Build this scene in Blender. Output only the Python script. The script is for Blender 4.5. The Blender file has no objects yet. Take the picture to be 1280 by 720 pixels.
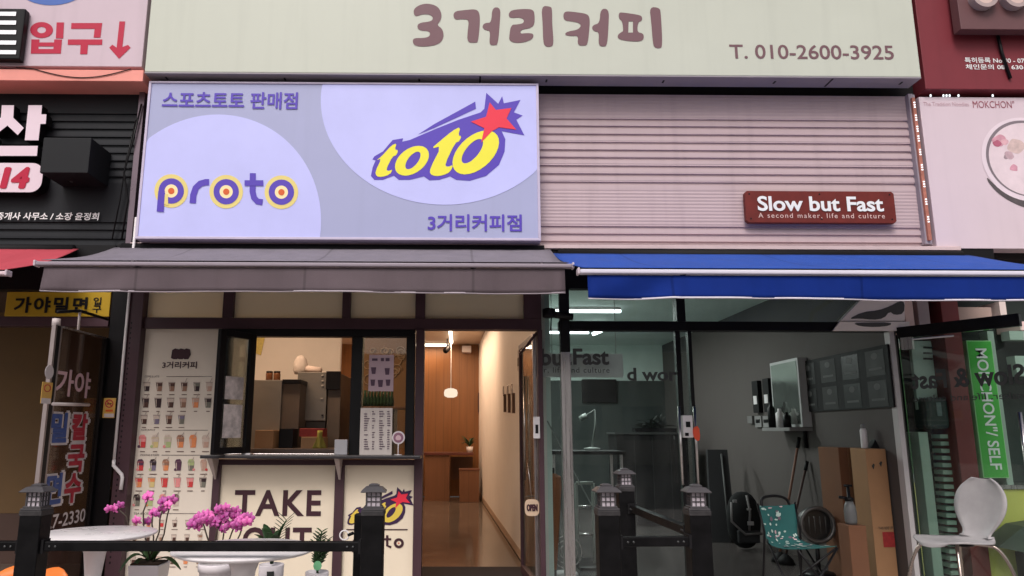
import bpy, bmesh, math, random
from mathutils import Vector, Matrix
from mathutils.geometry import tessellate_polygon
random.seed(7)
sc = bpy.context.scene
col = sc.collection
R = math.radians

# ------------------------------------------------------------------ camera
F_PX, CX, CY = 924.4, 585.0, 360.0          # measured in the 1280 px wide photograph
PITCH, YAW, ROLL = R(11.0), R(0.5), R(0.15)
CAM = Vector((0.0, -6.2, 1.27))
cd = bpy.data.cameras.new('camera')
cam = bpy.data.objects.new('camera', cd)
col.objects.link(cam)
cd.sensor_width = 36.0
cd.lens = 26.0
cd.shift_x = (640 - CX) / 1280.0
cd.clip_start, cd.clip_end = 0.05, 3000
cam.location = CAM
sc.camera = cam

# ------------------------------------------------------------------ sky, sun, exposure
SUN_EL, SUN_AZ = R(47), R(14)                # azimuth measured from straight behind the camera towards the left
w = bpy.data.worlds.new('World')
sc.world = w
w.use_nodes = True
nt = w.node_tree
bg = nt.nodes['Background']
sky = nt.nodes.new('ShaderNodeTexSky')
sky.sky_type = 'NISHITA'
sky.sun_disc = False
sky.sun_elevation = SUN_EL
sky.sun_rotation = R(180) + SUN_AZ
sky.dust_density = 4.0
sky.air_density = 1.2
hs = nt.nodes.new('ShaderNodeHueSaturation')
hs.inputs['Saturation'].default_value = 0.30
nt.links.new(sky.outputs[0], hs.inputs['Color'])
tint = nt.nodes.new('ShaderNodeMix'); tint.data_type = 'RGBA'; tint.blend_type = 'MULTIPLY'
tint.inputs[0].default_value = 1.0
tint.inputs[7].default_value = (1.0, 0.985, 0.985, 1)
nt.links.new(hs.outputs[0], tint.inputs[6])
nt.links.new(tint.outputs[2], bg.inputs['Color'])
bg.inputs['Strength'].default_value = 0.12
sl = bpy.data.lights.new('sun', 'SUN')
sl.energy = 1.45
sl.angle = R(26)
sl.color = (1.0, 0.965, 0.94)
sun = bpy.data.objects.new('sun', sl)
col.objects.link(sun)
sd = Vector((-math.sin(SUN_AZ) * math.cos(SUN_EL), -math.cos(SUN_AZ) * math.cos(SUN_EL), math.sin(SUN_EL)))
sun.rotation_euler = sd.to_track_quat('Z', 'Y').to_euler()
sc.view_settings.view_transform = 'Standard'
sc.view_settings.look = 'None'
sc.view_settings.gamma = 1
sc.view_settings.use_curve_mapping = False
sc.view_settings.exposure = 0.18
sc.render.engine = 'CYCLES'
sc.cycles.max_bounces = 8
sc.cycles.transparent_max_bounces = 16
sc.cycles.use_denoising = True
sc.cycles.sample_clamp_indirect = 4.0

# ------------------------------------------------------------------ pixel -> place
_F = Vector((math.sin(YAW) * math.cos(PITCH), math.cos(YAW) * math.cos(PITCH), math.sin(PITCH)))
_Rt = Vector((math.cos(YAW), -math.sin(YAW), 0))
_U = _Rt.cross(_F)
_Rt, _U = _Rt * math.cos(ROLL) + _U * math.sin(ROLL), _U * math.cos(ROLL) - _Rt * math.sin(ROLL)
cam.rotation_euler = Matrix((_Rt, _U, -_F)).transposed().to_euler()
def ray(px, py):
    return _F + _Rt * ((px - CX) / F_PX) - _U * ((py - CY) / F_PX)
def onY(px, py, Y):
    d = ray(px, py); return CAM + d * ((Y - CAM.y) / d.y)
def onX(px, py, X):
    d = ray(px, py); return CAM + d * ((X - CAM.x) / d.x)
def onZ(px, py, Z):
    d = ray(px, py); return CAM + d * ((Z - CAM.z) / d.z)
def rect(px0, py0, px1, py1, Y):
    """x0, x1, z0, z1 of an upright rectangle on the plane Y (x read at mid height)"""
    my, mx = (py0 + py1) / 2, (px0 + px1) / 2
    return onY(px0, my, Y).x, onY(px1, my, Y).x, onY(mx, py1, Y).z, onY(mx, py0, Y).z

# ------------------------------------------------------------------ materials
def C(r, g, b, k=1.0):
    f = lambda v: ((v / 255 + 0.055) / 1.055) ** 2.4 if v > 10 else v / 255 / 12.92
    return (min(f(r) * k, 1), min(f(g) * k, 1), min(f(b) * k, 1))
def M(name, c, rough=0.5, metal=0.0, var=0.10, scale=3.0, bump=0.0, bscale=60.0, spec=0.28, emit=0.0, stretch=(1, 1, 1), coat=0.0, seam=0.0, streak=0.0):
    m = bpy.data.materials.new(name)
    m.use_nodes = True
    n, l = m.node_tree.nodes, m.node_tree.links
    p = n['Principled BSDF']
    p.inputs['Roughness'].default_value = rough
    p.inputs['Metallic'].default_value = metal
    p.inputs['Specular IOR Level'].default_value = spec
    p.inputs['Coat Weight'].default_value = coat
    tc = n.new('ShaderNodeTexCoord')
    mp = n.new('ShaderNodeMapping'); mp.inputs['Scale'].default_value = stretch
    l.new(tc.outputs['Object'], mp.inputs[0])
    nz = n.new('ShaderNodeTexNoise'); nz.inputs['Scale'].default_value = scale; nz.inputs['Detail'].default_value = 6
    nz.inputs['Roughness'].default_value = 0.62
    l.new(mp.outputs[0], nz.inputs['Vector'])
    rp = n.new('ShaderNodeMapRange')
    rp.inputs[1].default_value, rp.inputs[2].default_value = 0.25, 0.75
    rp.inputs[3].default_value, rp.inputs[4].default_value = 1 - var, 1 + var
    l.new(nz.outputs[0], rp.inputs[0])
    mx = n.new('ShaderNodeMix'); mx.data_type = 'RGBA'; mx.blend_type = 'MULTIPLY'
    mx.inputs[0].default_value = 1
    mx.inputs[6].default_value = (*c, 1)
    l.new(rp.outputs[0], mx.inputs[7])
    outc = mx.outputs[2]
    if streak:                                              # rain and dust streaks running down the face
        m3 = n.new('ShaderNodeMapping'); m3.inputs['Scale'].default_value = (4, 4, 0.3)
        l.new(tc.outputs['Object'], m3.inputs[0])
        z3 = n.new('ShaderNodeTexNoise'); z3.inputs['Scale'].default_value = 2.2; z3.inputs['Detail'].default_value = 5
        l.new(m3.outputs[0], z3.inputs['Vector'])
        r3 = n.new('ShaderNodeMapRange'); r3.inputs[1].default_value, r3.inputs[2].default_value = 0.5, 0.9
        r3.inputs[3].default_value, r3.inputs[4].default_value = 1.0, 1 - streak
        l.new(z3.outputs[0], r3.inputs[0])
        x3 = n.new('ShaderNodeMix'); x3.data_type = 'RGBA'; x3.blend_type = 'MULTIPLY'; x3.inputs[0].default_value = 1
        l.new(outc, x3.inputs[6]); l.new(r3.outputs[0], x3.inputs[7]); outc = x3.outputs[2]
    if seam:                                                # sewn fabric seams
        sx = n.new('ShaderNodeSeparateXYZ'); l.new(tc.outputs['Object'], sx.inputs[0])
        pg = n.new('ShaderNodeMath'); pg.operation = 'PINGPONG'; pg.inputs[1].default_value = seam / 2
        l.new(sx.outputs[0], pg.inputs[0])
        r4 = n.new('ShaderNodeMapRange'); r4.inputs[1].default_value, r4.inputs[2].default_value = 0.006, 0.012
        r4.inputs[3].default_value, r4.inputs[4].default_value = 0.72, 1.0
        l.new(pg.outputs[0], r4.inputs[0])
        x4 = n.new('ShaderNodeMix'); x4.data_type = 'RGBA'; x4.blend_type = 'MULTIPLY'; x4.inputs[0].default_value = 1
        l.new(outc, x4.inputs[6]); l.new(r4.outputs[0], x4.inputs[7]); outc = x4.outputs[2]
    l.new(outc, p.inputs['Base Color'])
    r2 = n.new('ShaderNodeMapRange')
    r2.inputs[1].default_value, r2.inputs[2].default_value = 0.3, 0.7
    r2.inputs[3].default_value, r2.inputs[4].default_value = max(rough - 0.06, 0.02), min(rough + 0.08, 1)
    l.new(nz.outputs[0], r2.inputs[0]); l.new(r2.outputs[0], p.inputs['Roughness'])
    if bump:
        bz = n.new('ShaderNodeTexNoise'); bz.inputs['Scale'].default_value = bscale; bz.inputs['Detail'].default_value = 3
        l.new(mp.outputs[0], bz.inputs['Vector'])
        bp = n.new('ShaderNodeBump'); bp.inputs['Strength'].default_value = bump; bp.inputs['Distance'].default_value = 0.01
        l.new(bz.outputs[0], bp.inputs['Height']); l.new(bp.outputs[0], p.inputs['Normal'])
    if emit:
        l.new(outc, p.inputs['Emission Color']); p.inputs['Emission Strength'].default_value = emit
    return m
def GLASS(name, tint=(0.9, 0.95, 0.93), gloss=1.0, rough=0.02, dust=0.03):
    m = bpy.data.materials.new(name); m.use_nodes = True
    n, l = m.node_tree.nodes, m.node_tree.links
    n.remove(n['Principled BSDF'])
    t = n.new('ShaderNodeBsdfTransparent'); t.inputs[0].default_value = (*tint, 1)
    g = n.new('ShaderNodeBsdfGlossy'); g.inputs['Roughness'].default_value = rough
    fr = n.new('ShaderNodeFresnel'); fr.inputs[0].default_value = 1.5
    ml = n.new('ShaderNodeMath'); ml.operation = 'MULTIPLY'; ml.inputs[1].default_value = gloss
    mx = n.new('ShaderNodeMixShader')
    l.new(fr.outputs[0], ml.inputs[0]); l.new(ml.outputs[0], mx.inputs[0])
    l.new(t.outputs[0], mx.inputs[1]); l.new(g.outputs[0], mx.inputs[2])
    tc = n.new('ShaderNodeTexCoord'); mp = n.new('ShaderNodeMapping'); mp.inputs['Scale'].default_value = (2.5, 2.5, 0.9)
    nz = n.new('ShaderNodeTexNoise'); nz.inputs['Scale'].default_value = 2.4; nz.inputs['Detail'].default_value = 7
    l.new(tc.outputs['Object'], mp.inputs[0]); l.new(mp.outputs[0], nz.inputs['Vector'])
    rp = n.new('ShaderNodeMapRange'); rp.inputs[1].default_value, rp.inputs[2].default_value = 0.4, 0.75
    rp.inputs[3].default_value, rp.inputs[4].default_value = 0.004, dust
    l.new(nz.outputs[0], rp.inputs[0])
    df = n.new('ShaderNodeBsdfDiffuse'); df.inputs[0].default_value = (0.5, 0.49, 0.47, 1)
    m2 = n.new('ShaderNodeMixShader'); l.new(rp.outputs[0], m2.inputs[0]); l.new(mx.outputs[0], m2.inputs[1]); l.new(df.outputs[0], m2.inputs[2])
    l.new(m2.outputs[0], n['Material Output'].inputs[0])
    return m
def FROST(name, c, trans=0.5):
    m = bpy.data.materials.new(name); m.use_nodes = True
    n, l = m.node_tree.nodes, m.node_tree.links
    p = n['Principled BSDF']; p.inputs['Base Color'].default_value = (*c, 1); p.inputs['Roughness'].default_value = 0.35
    tr = n.new('ShaderNodeBsdfTranslucent'); tr.inputs[0].default_value = (*c, 1)
    tc = n.new('ShaderNodeTexCoord'); nz = n.new('ShaderNodeTexNoise'); nz.inputs['Scale'].default_value = 90
    bp = n.new('ShaderNodeBump'); bp.inputs['Strength'].default_value = 0.25; bp.inputs['Distance'].default_value = 0.004
    l.new(tc.outputs['Object'], nz.inputs['Vector']); l.new(nz.outputs[0], bp.inputs['Height']); l.new(bp.outputs[0], p.inputs['Normal'])
    mx = n.new('ShaderNodeMixShader'); mx.inputs[0].default_value = trans
    l.new(p.outputs[0], mx.inputs[1]); l.new(tr.outputs[0], mx.inputs[2]); l.new(mx.outputs[0], n['Material Output'].inputs[0])
    return m
def WOOD(name, c, c2, rough=0.45, period=0.12, axis='X'):
    m = bpy.data.materials.new(name); m.use_nodes = True
    n, l = m.node_tree.nodes, m.node_tree.links
    p = n['Principled BSDF']; p.inputs['Roughness'].default_value = rough
    tc = n.new('ShaderNodeTexCoord'); mp = n.new('ShaderNodeMapping')
    mp.inputs['Scale'].default_value = (1, 1, 0.06) if axis == 'X' else (0.06, 1, 1)
    l.new(tc.outputs['Object'], mp.inputs[0])
    nz = n.new('ShaderNodeTexNoise'); nz.inputs['Scale'].default_value = 28; nz.inputs['Detail'].default_value = 8
    l.new(mp.outputs[0], nz.inputs['Vector'])
    mx = n.new('ShaderNodeMix'); mx.data_type = 'RGBA'
    mx.inputs[6].default_value = (*c, 1); mx.inputs[7].default_value = (*c2, 1)
    l.new(nz.outputs[0], mx.inputs[0])
    sx = n.new('ShaderNodeSeparateXYZ'); l.new(tc.outputs['Object'], sx.inputs[0])
    md = n.new('ShaderNodeMath'); md.operation = 'PINGPONG'; md.inputs[1].default_value = period / 2
    l.new(sx.outputs[0 if axis == 'X' else 2], md.inputs[0])
    lt = n.new('ShaderNodeMath'); lt.operation = 'GREATER_THAN'; lt.inputs[1].default_value = 0.004
    l.new(md.outputs[0], lt.inputs[0])
    m2 = n.new('ShaderNodeMix'); m2.data_type = 'RGBA'
    m2.inputs[6].default_value = (*[v * 0.45 for v in c], 1)
    l.new(lt.outputs[0], m2.inputs[0]); l.new(mx.outputs[2], m2.inputs[7]); l.new(m2.outputs[2], p.inputs['Base Color'])
    return m
def EMIT(name, c, s):
    m = bpy.data.materials.new(name); m.use_nodes = True
    n, l = m.node_tree.nodes, m.node_tree.links
    n.remove(n['Principled BSDF'])
    e = n.new('ShaderNodeEmission'); e.inputs[0].default_value = (*c, 1); e.inputs[1].default_value = s
    l.new(e.outputs[0], n['Material Output'].inputs[0])
    return m
def TILE(name, c, joint, size=0.6, rough=0.15, jw=0.004):
    m = bpy.data.materials.new(name); m.use_nodes = True
    n, l = m.node_tree.nodes, m.node_tree.links
    p = n['Principled BSDF']; p.inputs['Roughness'].default_value = rough
    tc = n.new('ShaderNodeTexCoord')
    br = n.new('ShaderNodeTexBrick'); br.offset = 0
    br.inputs['Color1'].default_value = (*c, 1); br.inputs['Color2'].default_value = (*[v * 0.86 for v in c], 1)
    br.inputs['Mortar'].default_value = (*joint, 1); br.inputs['Scale'].default_value = 1
    br.inputs['Brick Width'].default_value = size; br.inputs['Row Height'].default_value = size; br.inputs['Mortar Size'].default_value = jw
    l.new(tc.outputs['Object'], br.inputs['Vector'])
    nz = n.new('ShaderNodeTexNoise'); nz.inputs['Scale'].default_value = 2.5; nz.inputs['Detail'].default_value = 8
    l.new(tc.outputs['Object'], nz.inputs['Vector'])
    rp = n.new('ShaderNodeMapRange'); rp.inputs[1].default_value, rp.inputs[2].default_value = 0.3, 0.7
    rp.inputs[3].default_value, rp.inputs[4].default_value = 0.8, 1.15
    l.new(nz.outputs[0], rp.inputs[0])
    mx = n.new('ShaderNodeMix'); mx.data_type = 'RGBA'; mx.blend_type = 'MULTIPLY'; mx.inputs[0].default_value = 1
    l.new(br.outputs[0], mx.inputs[6]); l.new(rp.outputs[0], mx.inputs[7]); l.new(mx.outputs[2], p.inputs['Base Color'])
    return m

# ------------------------------------------------------------------ mesh builder
def chaikin(pts, n=2, closed=True):
    for _ in range(n):
        q = []
        k = len(pts)
        for i in range(k if closed else k - 1):
            a, b = pts[i], pts[(i + 1) % k]
            q.append(tuple(a[j] * 0.75 + b[j] * 0.25 for j in range(len(a))))
            q.append(tuple(a[j] * 0.25 + b[j] * 0.75 for j in range(len(a))))
        pts = q if closed else [pts[0]] + q + [pts[-1]]
    return pts
def ring2(cx, cy, rx, ry=None, n=28, shear=0.0):
    ry = ry or rx
    return [(cx + rx * math.cos(6.28318 * i / n) + shear * ry * math.sin(6.28318 * i / n), cy + ry * math.sin(6.28318 * i / n)) for i in range(n)]
def stroke2(pts, wd, cap=True):
    """outline of a 2-D stroke of width wd"""
    L, Rr = [], []
    for i, p in enumerate(pts):
        a = pts[max(i - 1, 0)]; b = pts[min(i + 1, len(pts) - 1)]
        dx, dy = b[0] - a[0], b[1] - a[1]; d = math.hypot(dx, dy) or 1
        nx, ny = -dy / d * wd / 2, dx / d * wd / 2
        L.append((p[0] + nx, p[1] + ny)); Rr.append((p[0] - nx, p[1] - ny))
    return L + Rr[::-1]
class MB:
    def __init__(s):
        s.v, s.f, s.fm, s.mats, s.sm = [], [], [], [], []
    def mi(s, m):
        if m not in s.mats: s.mats.append(m)
        return s.mats.index(m)
    def add(s, vs, fs, m, smooth=False):
        o = len(s.v); k = s.mi(m)
        s.v += [tuple(v) for v in vs]
        for f in fs:
            s.f.append([i + o for i in f]); s.fm.append(k); s.sm.append(smooth)
        return s
    def box(s, x0, x1, y0, y1, z0, z1, m):
        vs = [(x, y, z) for z in (z0, z1) for y in (y0, y1) for x in (x0, x1)]
        return s.add(vs, [(0, 2, 3, 1), (4, 5, 7, 6), (0, 1, 5, 4), (1, 3, 7, 5), (3, 2, 6, 7), (2, 0, 4, 6)], m)
    def pbox(s, px0, py0, px1, py1, Yf, Yb, m):
        x0, x1, z0, z1 = rect(px0, py0, px1, py1, Yf)
        return s.box(x0, x1, Yf, Yb, z0, z1, m)
    def obox(s, O, U, V, N, m):
        """box from a corner and three edge vectors"""
        O, U, V, N = Vector(O), Vector(U), Vector(V), Vector(N)
        vs = [O, O + U, O + V, O + U + V, O + N, O + U + N, O + V + N, O + U + V + N]
        return s.add(vs, [(0, 2, 3, 1), (4, 5, 7, 6), (0, 1, 5, 4), (1, 3, 7, 5), (3, 2, 6, 7), (2, 0, 4, 6)], m)
    def bar(s, a, b, wd, ht, m, up=(0, 0, 1)):
        a, b = Vector(a), Vector(b); d = b - a
        x = d.cross(Vector(up))
        if x.length < 1e-6: x = Vector((1, 0, 0))
        x.normalize(); z = x.cross(d).normalized()
        return s.obox(a - x * wd / 2 - z * ht / 2, x * wd, z * ht, d, m)
    def tube(s, pts, r, m, n=8, closed=False, taper=None):
        pts = [Vector(p) for p in pts]; vs, fs = [], []
        k = len(pts); pn = None
        for i, p in enumerate(pts):
            if closed: t = pts[(i + 1) % k] - pts[i - 1]
            else: t = pts[min(i + 1, k - 1)] - pts[max(i - 1, 0)]
            t.normalize()
            if pn is None:
                a = Vector((0, 0, 1)) if abs(t.z) < 0.9 else Vector((1, 0, 0)); nx = t.cross(a).normalized()
            else:
                nx = (pn - t * pn.dot(t)).normalized()
            pn = nx; ny = t.cross(nx)
            rr = r if taper is None else r * (1 + (taper - 1) * i / (k - 1))
            for j in range(n):
                a = 6.28318 * j / n
                vs.append(p + nx * rr * math.cos(a) + ny * rr * math.sin(a))
        for i in range(k if closed else k - 1):
            for j in range(n):
                a, b = i * n + j, i * n + (j + 1) % n
                c, d = ((i + 1) % k) * n + (j + 1) % n, ((i + 1) % k) * n + j
                fs.append((a, b, c, d))
        if not closed:
            fs.append(tuple(range(n))[::-1]); fs.append(tuple(range((k - 1) * n, k * n)))
        return s.add(vs, fs, m, True)
    def lathe(s, prof, c, m, n=32, smooth=True):
        """prof: (radius, z) pairs, spun about the vertical through c"""
        vs, fs = [], []
        for r, z in prof:
            for j in range(n):
                a = 6.28318 * j / n
                vs.append((c[0] + r * math.cos(a), c[1] + r * math.sin(a), c[2] + z))
        for i in range(len(prof) - 1):
            for j in range(n):
                fs.append((i * n + j, i * n + (j + 1) % n, (i + 1) * n + (j + 1) % n, (i + 1) * n + j))
        fs.append(tuple(range(n))[::-1]); fs.append(tuple(range((len(prof) - 1) * n, len(prof) * n)))
        return s.add(vs, fs, m, smooth)
    def poly(s, loops, fn, m, depth=0.0, nrm=(0, 1, 0)):
        """flat (or depth thick) shape: loops of 2-D points, fn maps a 2-D point into the place"""
        if loops and not isinstance(loops[0], list): loops = [loops]
        L3 = [[Vector(fn(*p)) for p in lp] for lp in loops]
        tris = tessellate_polygon([[Vector((p[0], p[1], 0)) for p in lp] for lp in loops])
        flat = [p for lp in L3 for p in lp]
        N = Vector(nrm)
        fs = []
        for t in tris:
            a, b, c = (flat[i] for i in t)
            if (b - a).cross(c - a).dot(N) > 0: t = (t[0], t[2], t[1])
            fs.append(tuple(t))
        if depth == 0: return s.add(flat, fs, m)
        k = len(flat)
        vs = flat + [p + N * depth for p in flat]
        fs2 = list(fs) + [tuple(i + k for i in f[::-1]) for f in fs]
        o = 0
        for lp in L3:
            q = len(lp)
            for i in range(q):
                fs2.append((o + i, o + (i + 1) % q, o + (i + 1) % q + k, o + i + k))
            o += q
        return s.add(vs, fs2, m)
    def sheet(s, grid, m, thick=0.0, smooth=True):
        """grid[i][j] of points -> a surface; thick gives it a second side"""
        a, b = len(grid), len(grid[0])
        g = [[Vector(p) for p in row] for row in grid]
        vs = [p for row in g for p in row]
        fs = [(i * b + j, i * b + j + 1, (i + 1) * b + j + 1, (i + 1) * b + j) for i in range(a - 1) for j in range(b - 1)]
        if thick:
            o = len(vs)
            for i in range(a):
                for j in range(b):
                    du = g[min(i + 1, a - 1)][j] - g[max(i - 1, 0)][j]; dv = g[i][min(j + 1, b - 1)] - g[i][max(j - 1, 0)]
                    nn = du.cross(dv)
                    nn = nn.normalized() if nn.length > 1e-9 else Vector((0, 0, 1))
                    vs.append(g[i][j] + nn * thick)
            fs += [tuple(x + o for x in f[::-1]) for f in fs]
            rim = [(0, j) for j in range(b)] + [(i, b - 1) for i in range(1, a)] + [(a - 1, j) for j in range(b - 2, -1, -1)] + [(i, 0) for i in range(a - 2, 0, -1)]
            for q in range(len(rim)):
                i, j = rim[q]; i2, j2 = rim[(q + 1) % len(rim)]
                fs.append((i * b + j, i2 * b + j2, i2 * b + j2 + o, i * b + j + o))
        return s.add(vs, fs, m, smooth)
    def text(s, body, O, U, V, m, off=0.0, bold=0.0, lift=None, depth=0.0, spacing=1.0, shear=0.0):
        """fit the text's bounding box to the parallelogram O, U, V"""
        vs, fs = glyphs(body, off, spacing, shear)
        O, U, V = Vector(O), Vector(U), Vector(V)
        N = U.cross(V).normalized()
        h = V.length
        copies = [(0, 0)] if not bold else [(0, 0), (-bold, 0), (bold, 0), (0, bold * 0.8), (0, -bold * 0.8)]
        if depth:
            pass
        for q, (dx, dy) in enumerate(copies):
            sh = U.normalized() * dx * h + V.normalized() * dy * h + N * 0.0004 * q
            s.add([O + U * x + V * y + sh for x, y in vs], fs, m)
        return s
    def ptext(s, body, px0, py0, px1, py1, Y, m, **k):
        a = onY(px0, py1, Y); b = onY(px1, py1, Y)
        _, _, z0, z1 = rect(px0, py0, px1, py1, Y)
        xa = onY(px0, (py0 + py1) / 2, Y).x; xb = onY(px1, (py0 + py1) / 2, Y).x
        return s.text(body, (xa, Y, z0), (xb - xa, 0, 0), (0, 0, z1 - z0), m, **k)
    def build(s, name, parent=None, base=None, bevel=0.0, subsurf=0):
        shift = BASE.get(parent.name, Vector()) if parent else (Vector(base) if base is not None else None)
        if shift is None:
            xs = [v[0] for v in s.v]; ys = [v[1] for v in s.v]; zs = [v[2] for v in s.v]
            shift = Vector(((min(xs) + max(xs)) / 2, (min(ys) + max(ys)) / 2, min(zs)))
        me = bpy.data.meshes.new(name)
        me.from_pydata([tuple(Vector(v) - shift) for v in s.v], [], s.f)
        for m in s.mats: me.materials.append(m)
        me.polygons.foreach_set('material_index', s.fm)
        me.polygons.foreach_set('use_smooth', s.sm)
        me.update()
        if not s.flatfix():
            bm = bmesh.new(); bm.from_mesh(me); bmesh.ops.recalc_face_normals(bm, faces=bm.faces); bm.to_mesh(me); bm.free()
        o = bpy.data.objects.new(name, me)
        col.objects.link(o)
        if parent: o.parent = parent
        else: o.location = shift
        BASE[o.name] = shift
        if bevel:
            b = o.modifiers.new('bevel', 'BEVEL'); b.width = bevel; b.segments = 2; b.limit_method = 'ANGLE'; b.angle_limit = R(40)
        if subsurf:
            b = o.modifiers.new('smooth', 'SUBSURF'); b.levels = b.render_levels = subsurf
        return o
    def flatfix(s):
        return False
BASE = {}
_gl = {}
def glyphs(body, off, spacing, shear):
    key = (body, off, spacing, shear)
    if key not in _gl:
        cu = bpy.data.curves.new('lettering', 'FONT'); cu.body = body; cu.offset = off; cu.space_character = spacing; cu.shear = shear
        cu.resolution_u = 4; cu.space_line = 0.95
        ob = bpy.data.objects.new('lettering', cu); col.objects.link(ob)
        dg = bpy.context.evaluated_depsgraph_get()
        me = bpy.data.meshes.new_from_object(ob.evaluated_get(dg))
        vs = [(v.co.x, v.co.y) for v in me.vertices]; fs = [tuple(p.vertices) for p in me.polygons]
        bpy.data.objects.remove(ob); bpy.data.curves.remove(cu); bpy.data.meshes.remove(me)
        x0, x1 = min(v[0] for v in vs), max(v[0] for v in vs); y0, y1 = min(v[1] for v in vs), max(v[1] for v in vs)
        _gl[key] = ([((x - x0) / (x1 - x0), (y - y0) / (y1 - y0)) for x, y in vs], fs)
    return _gl[key]
def tag(o, label, cat, group=None, kind=None):
    if label: o['label'] = label
    if cat: o['category'] = cat
    if group: o['group'] = group
    if kind: o['kind'] = kind
    return o
def thing(name, label, cat, loc=(0, 0, 0), group=None):
    o = bpy.data.objects.new(name, None); col.objects.link(o)
    o.empty_display_size = 0.1
    o.location = loc; BASE[o.name] = Vector(loc)
    return tag(o, label, cat, group)
def structure(o):
    o['kind'] = 'structure'; return o
def copy_tree(o, parent=None):
    c = o.copy(); col.objects.link(c)
    BASE[c.name] = BASE.get(o.name, Vector())
    if parent: c.parent = parent
    for ch in [q for q in bpy.data.objects if q.parent == o]: copy_tree(ch, c)
    return c
def flat(Y):
    """pixels of the photo onto an upright sign face at depth Y"""
    return lambda px, py: onY(px, py, Y)
def zoomed(ox, oy, k, Y):
    return lambda x, y: onY(ox + x / k, oy + y / k, Y)

# palette
m_maroon = M('maroon_frame', (0.060, 0.028, 0.036), 0.45, var=0.15, spec=0.3)
m_black = M('black_metal', (0.006, 0.005, 0.006), 0.4, var=0.2, spec=0.2)
m_black_matt = M('black_matt', (0.008, 0.007, 0.008), 0.65, var=0.2, spec=0.2)
m_cream = M('cream_film', (0.80, 0.68, 0.53), 0.45, var=0.035)
m_brown = M('brown_print', (0.052, 0.018, 0.026), 0.5)
m_steel = M('brushed_steel', (0.55, 0.51, 0.50), 0.28, metal=1, var=0.06, stretch=(30, 30, 0.6))
m_alu = M('painted_aluminium', (0.62, 0.53, 0.52), 0.4, var=0.08)
m_white = M('white_plastic', (0.74, 0.69, 0.70), 0.4, var=0.04)
m_dark = M('dark_recess', (0.010, 0.008, 0.009), 0.7)
m_glass = GLASS('clear_glass', (0.88, 0.93, 0.91), 0.8)
m_glass_dark = GLASS('tinted_glass', (0.89, 0.93, 0.92), 0.8, dust=0.045)
m_glass_green = GLASS('green_glass', (0.84, 0.93, 0.89), 0.6, dust=0.05)
m_inkdark = M('dark_vinyl', (0.035, 0.036, 0.036), 0.6)

# ================================================================== SETTING
b = MB(); b.box(-400, 400, -400, 400, -0.3, -0.25, M('asphalt', (0.05, 0.05, 0.052), 0.9, var=0.2, scale=0.8, bump=0.4, bscale=80)); structure(b.build('ground'))
b = MB(); b.box(-30, 30, -7.6, 0.0, -0.25, -0.09, TILE('concrete_pavers', (0.42, 0.38, 0.36), (0.12, 0.11, 0.10), 0.3, 0.85)); structure(b.build('pavement'))

ZT = onY(640, 309.5, 0.0).z                  # underside of the sign zone

# the other side of the street: seen only in the glass, and it shades the low sky
m_ow = M('window_dark_glass', (0.02, 0.025, 0.03), 0.15, spec=0.5)
xo = -46.0
b = MB()
for wdt, hgt, cc_ in ((16, 5.5, (0.30, 0.24, 0.20)), (13, 7, (0.36, 0.34, 0.32)), (18, 5, (0.24, 0.12, 0.09)), (15, 6.5, (0.40, 0.36, 0.30)), (17, 6, (0.22, 0.22, 0.23)), (14, 5, (0.34, 0.28, 0.25))):
    b.box(xo, xo + wdt - 0.4, -42, -30, -0.25, hgt, M('render_paint', cc_, 0.8, var=0.12, streak=0.15))
    for k in range(int(hgt // 3.3)):
        for j in range(int(wdt // 3)): b.box(xo + 0.8 + j * 3, xo + 2.8 + j * 3, -30.0, -29.95, 0.9 + k * 3.3, 2.5 + k * 3.3, m_ow)
    xo += wdt
o = b.build('street_backdrop_buildings'); o['kind'] = 'stuff'
# ------------------------------------------------------------------ building shell over the shops
shell = thing('shop_building', 'dark upper wall of the commercial block behind all the shop signs', 'building', (0, 0.3, 0))
b = MB(); b.box(-9, 9, 0.12, 0.5, ZT - 0.05, 9.5, M('dark_upper_wall', (0.02, 0.016, 0.018), 0.7)); b.build('wall', shell)
b = MB(); b.box(-9, 9, 0.5, 16, 3.16, 9.5, m_dark); b.build('upper_floor', shell)
b = MB(); b.box(-9, -2.9, 3.0, 3.2, -0.1, 3.12, m_dark); b.box(6.9, 7.1, 0.4, 9.5, -0.1, 3.12, m_dark); b.build('party_wall', shell)

# ------------------------------------------------------------------ cafe sign box
Ys = -0.27
m_signcream = M('cream_sign_face', C(194, 196, 183, 1.0), 0.4, var=0.035, scale=1.2, streak=0.07)
m_signtext = M('plum_sign_print', C(116, 84, 90, 1.0), 0.5, var=0.05)
x0, x1, z0, z1 = rect(186.5, -40, 1143, 94.5, Ys)
cs = thing('cafe_sign', 'long cream sign box with plum Korean lettering and phone number at the top', 'sign', ((x0 + x1) / 2, Ys, z0))
b = MB(); b.box(x0, x1, Ys, -0.075, z0 + 0.012, z1 + 0.5, m_signcream); b.build('sign_face', cs, bevel=0.006)
m_under = M('sign_underside', (0.30, 0.27, 0.29), 0.4, var=0.12)
b = MB(); b.box(x0, x1, Ys + 0.002, -0.08, z0, z0 + 0.012, m_under)
for p in (207, 358, 630, 750, 866):
    q = onY(p, 100, Ys)
for p in (208, 356, 524, 600, 683, 829, 968, 1036, 1126):
    q = onY(p, 100, -0.18).x
    long = p in (268, 600, 1036)
    b.box(q - 0.008, q + 0.008, -0.25 if long else -0.20, -0.10 if long else -0.15, z0 - 0.002, z0 + 0.001, m_black)
b.build('underside', cs)
fn = zoomed(480, 0, 3.368, Ys - 0.003)
b = MB()
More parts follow.
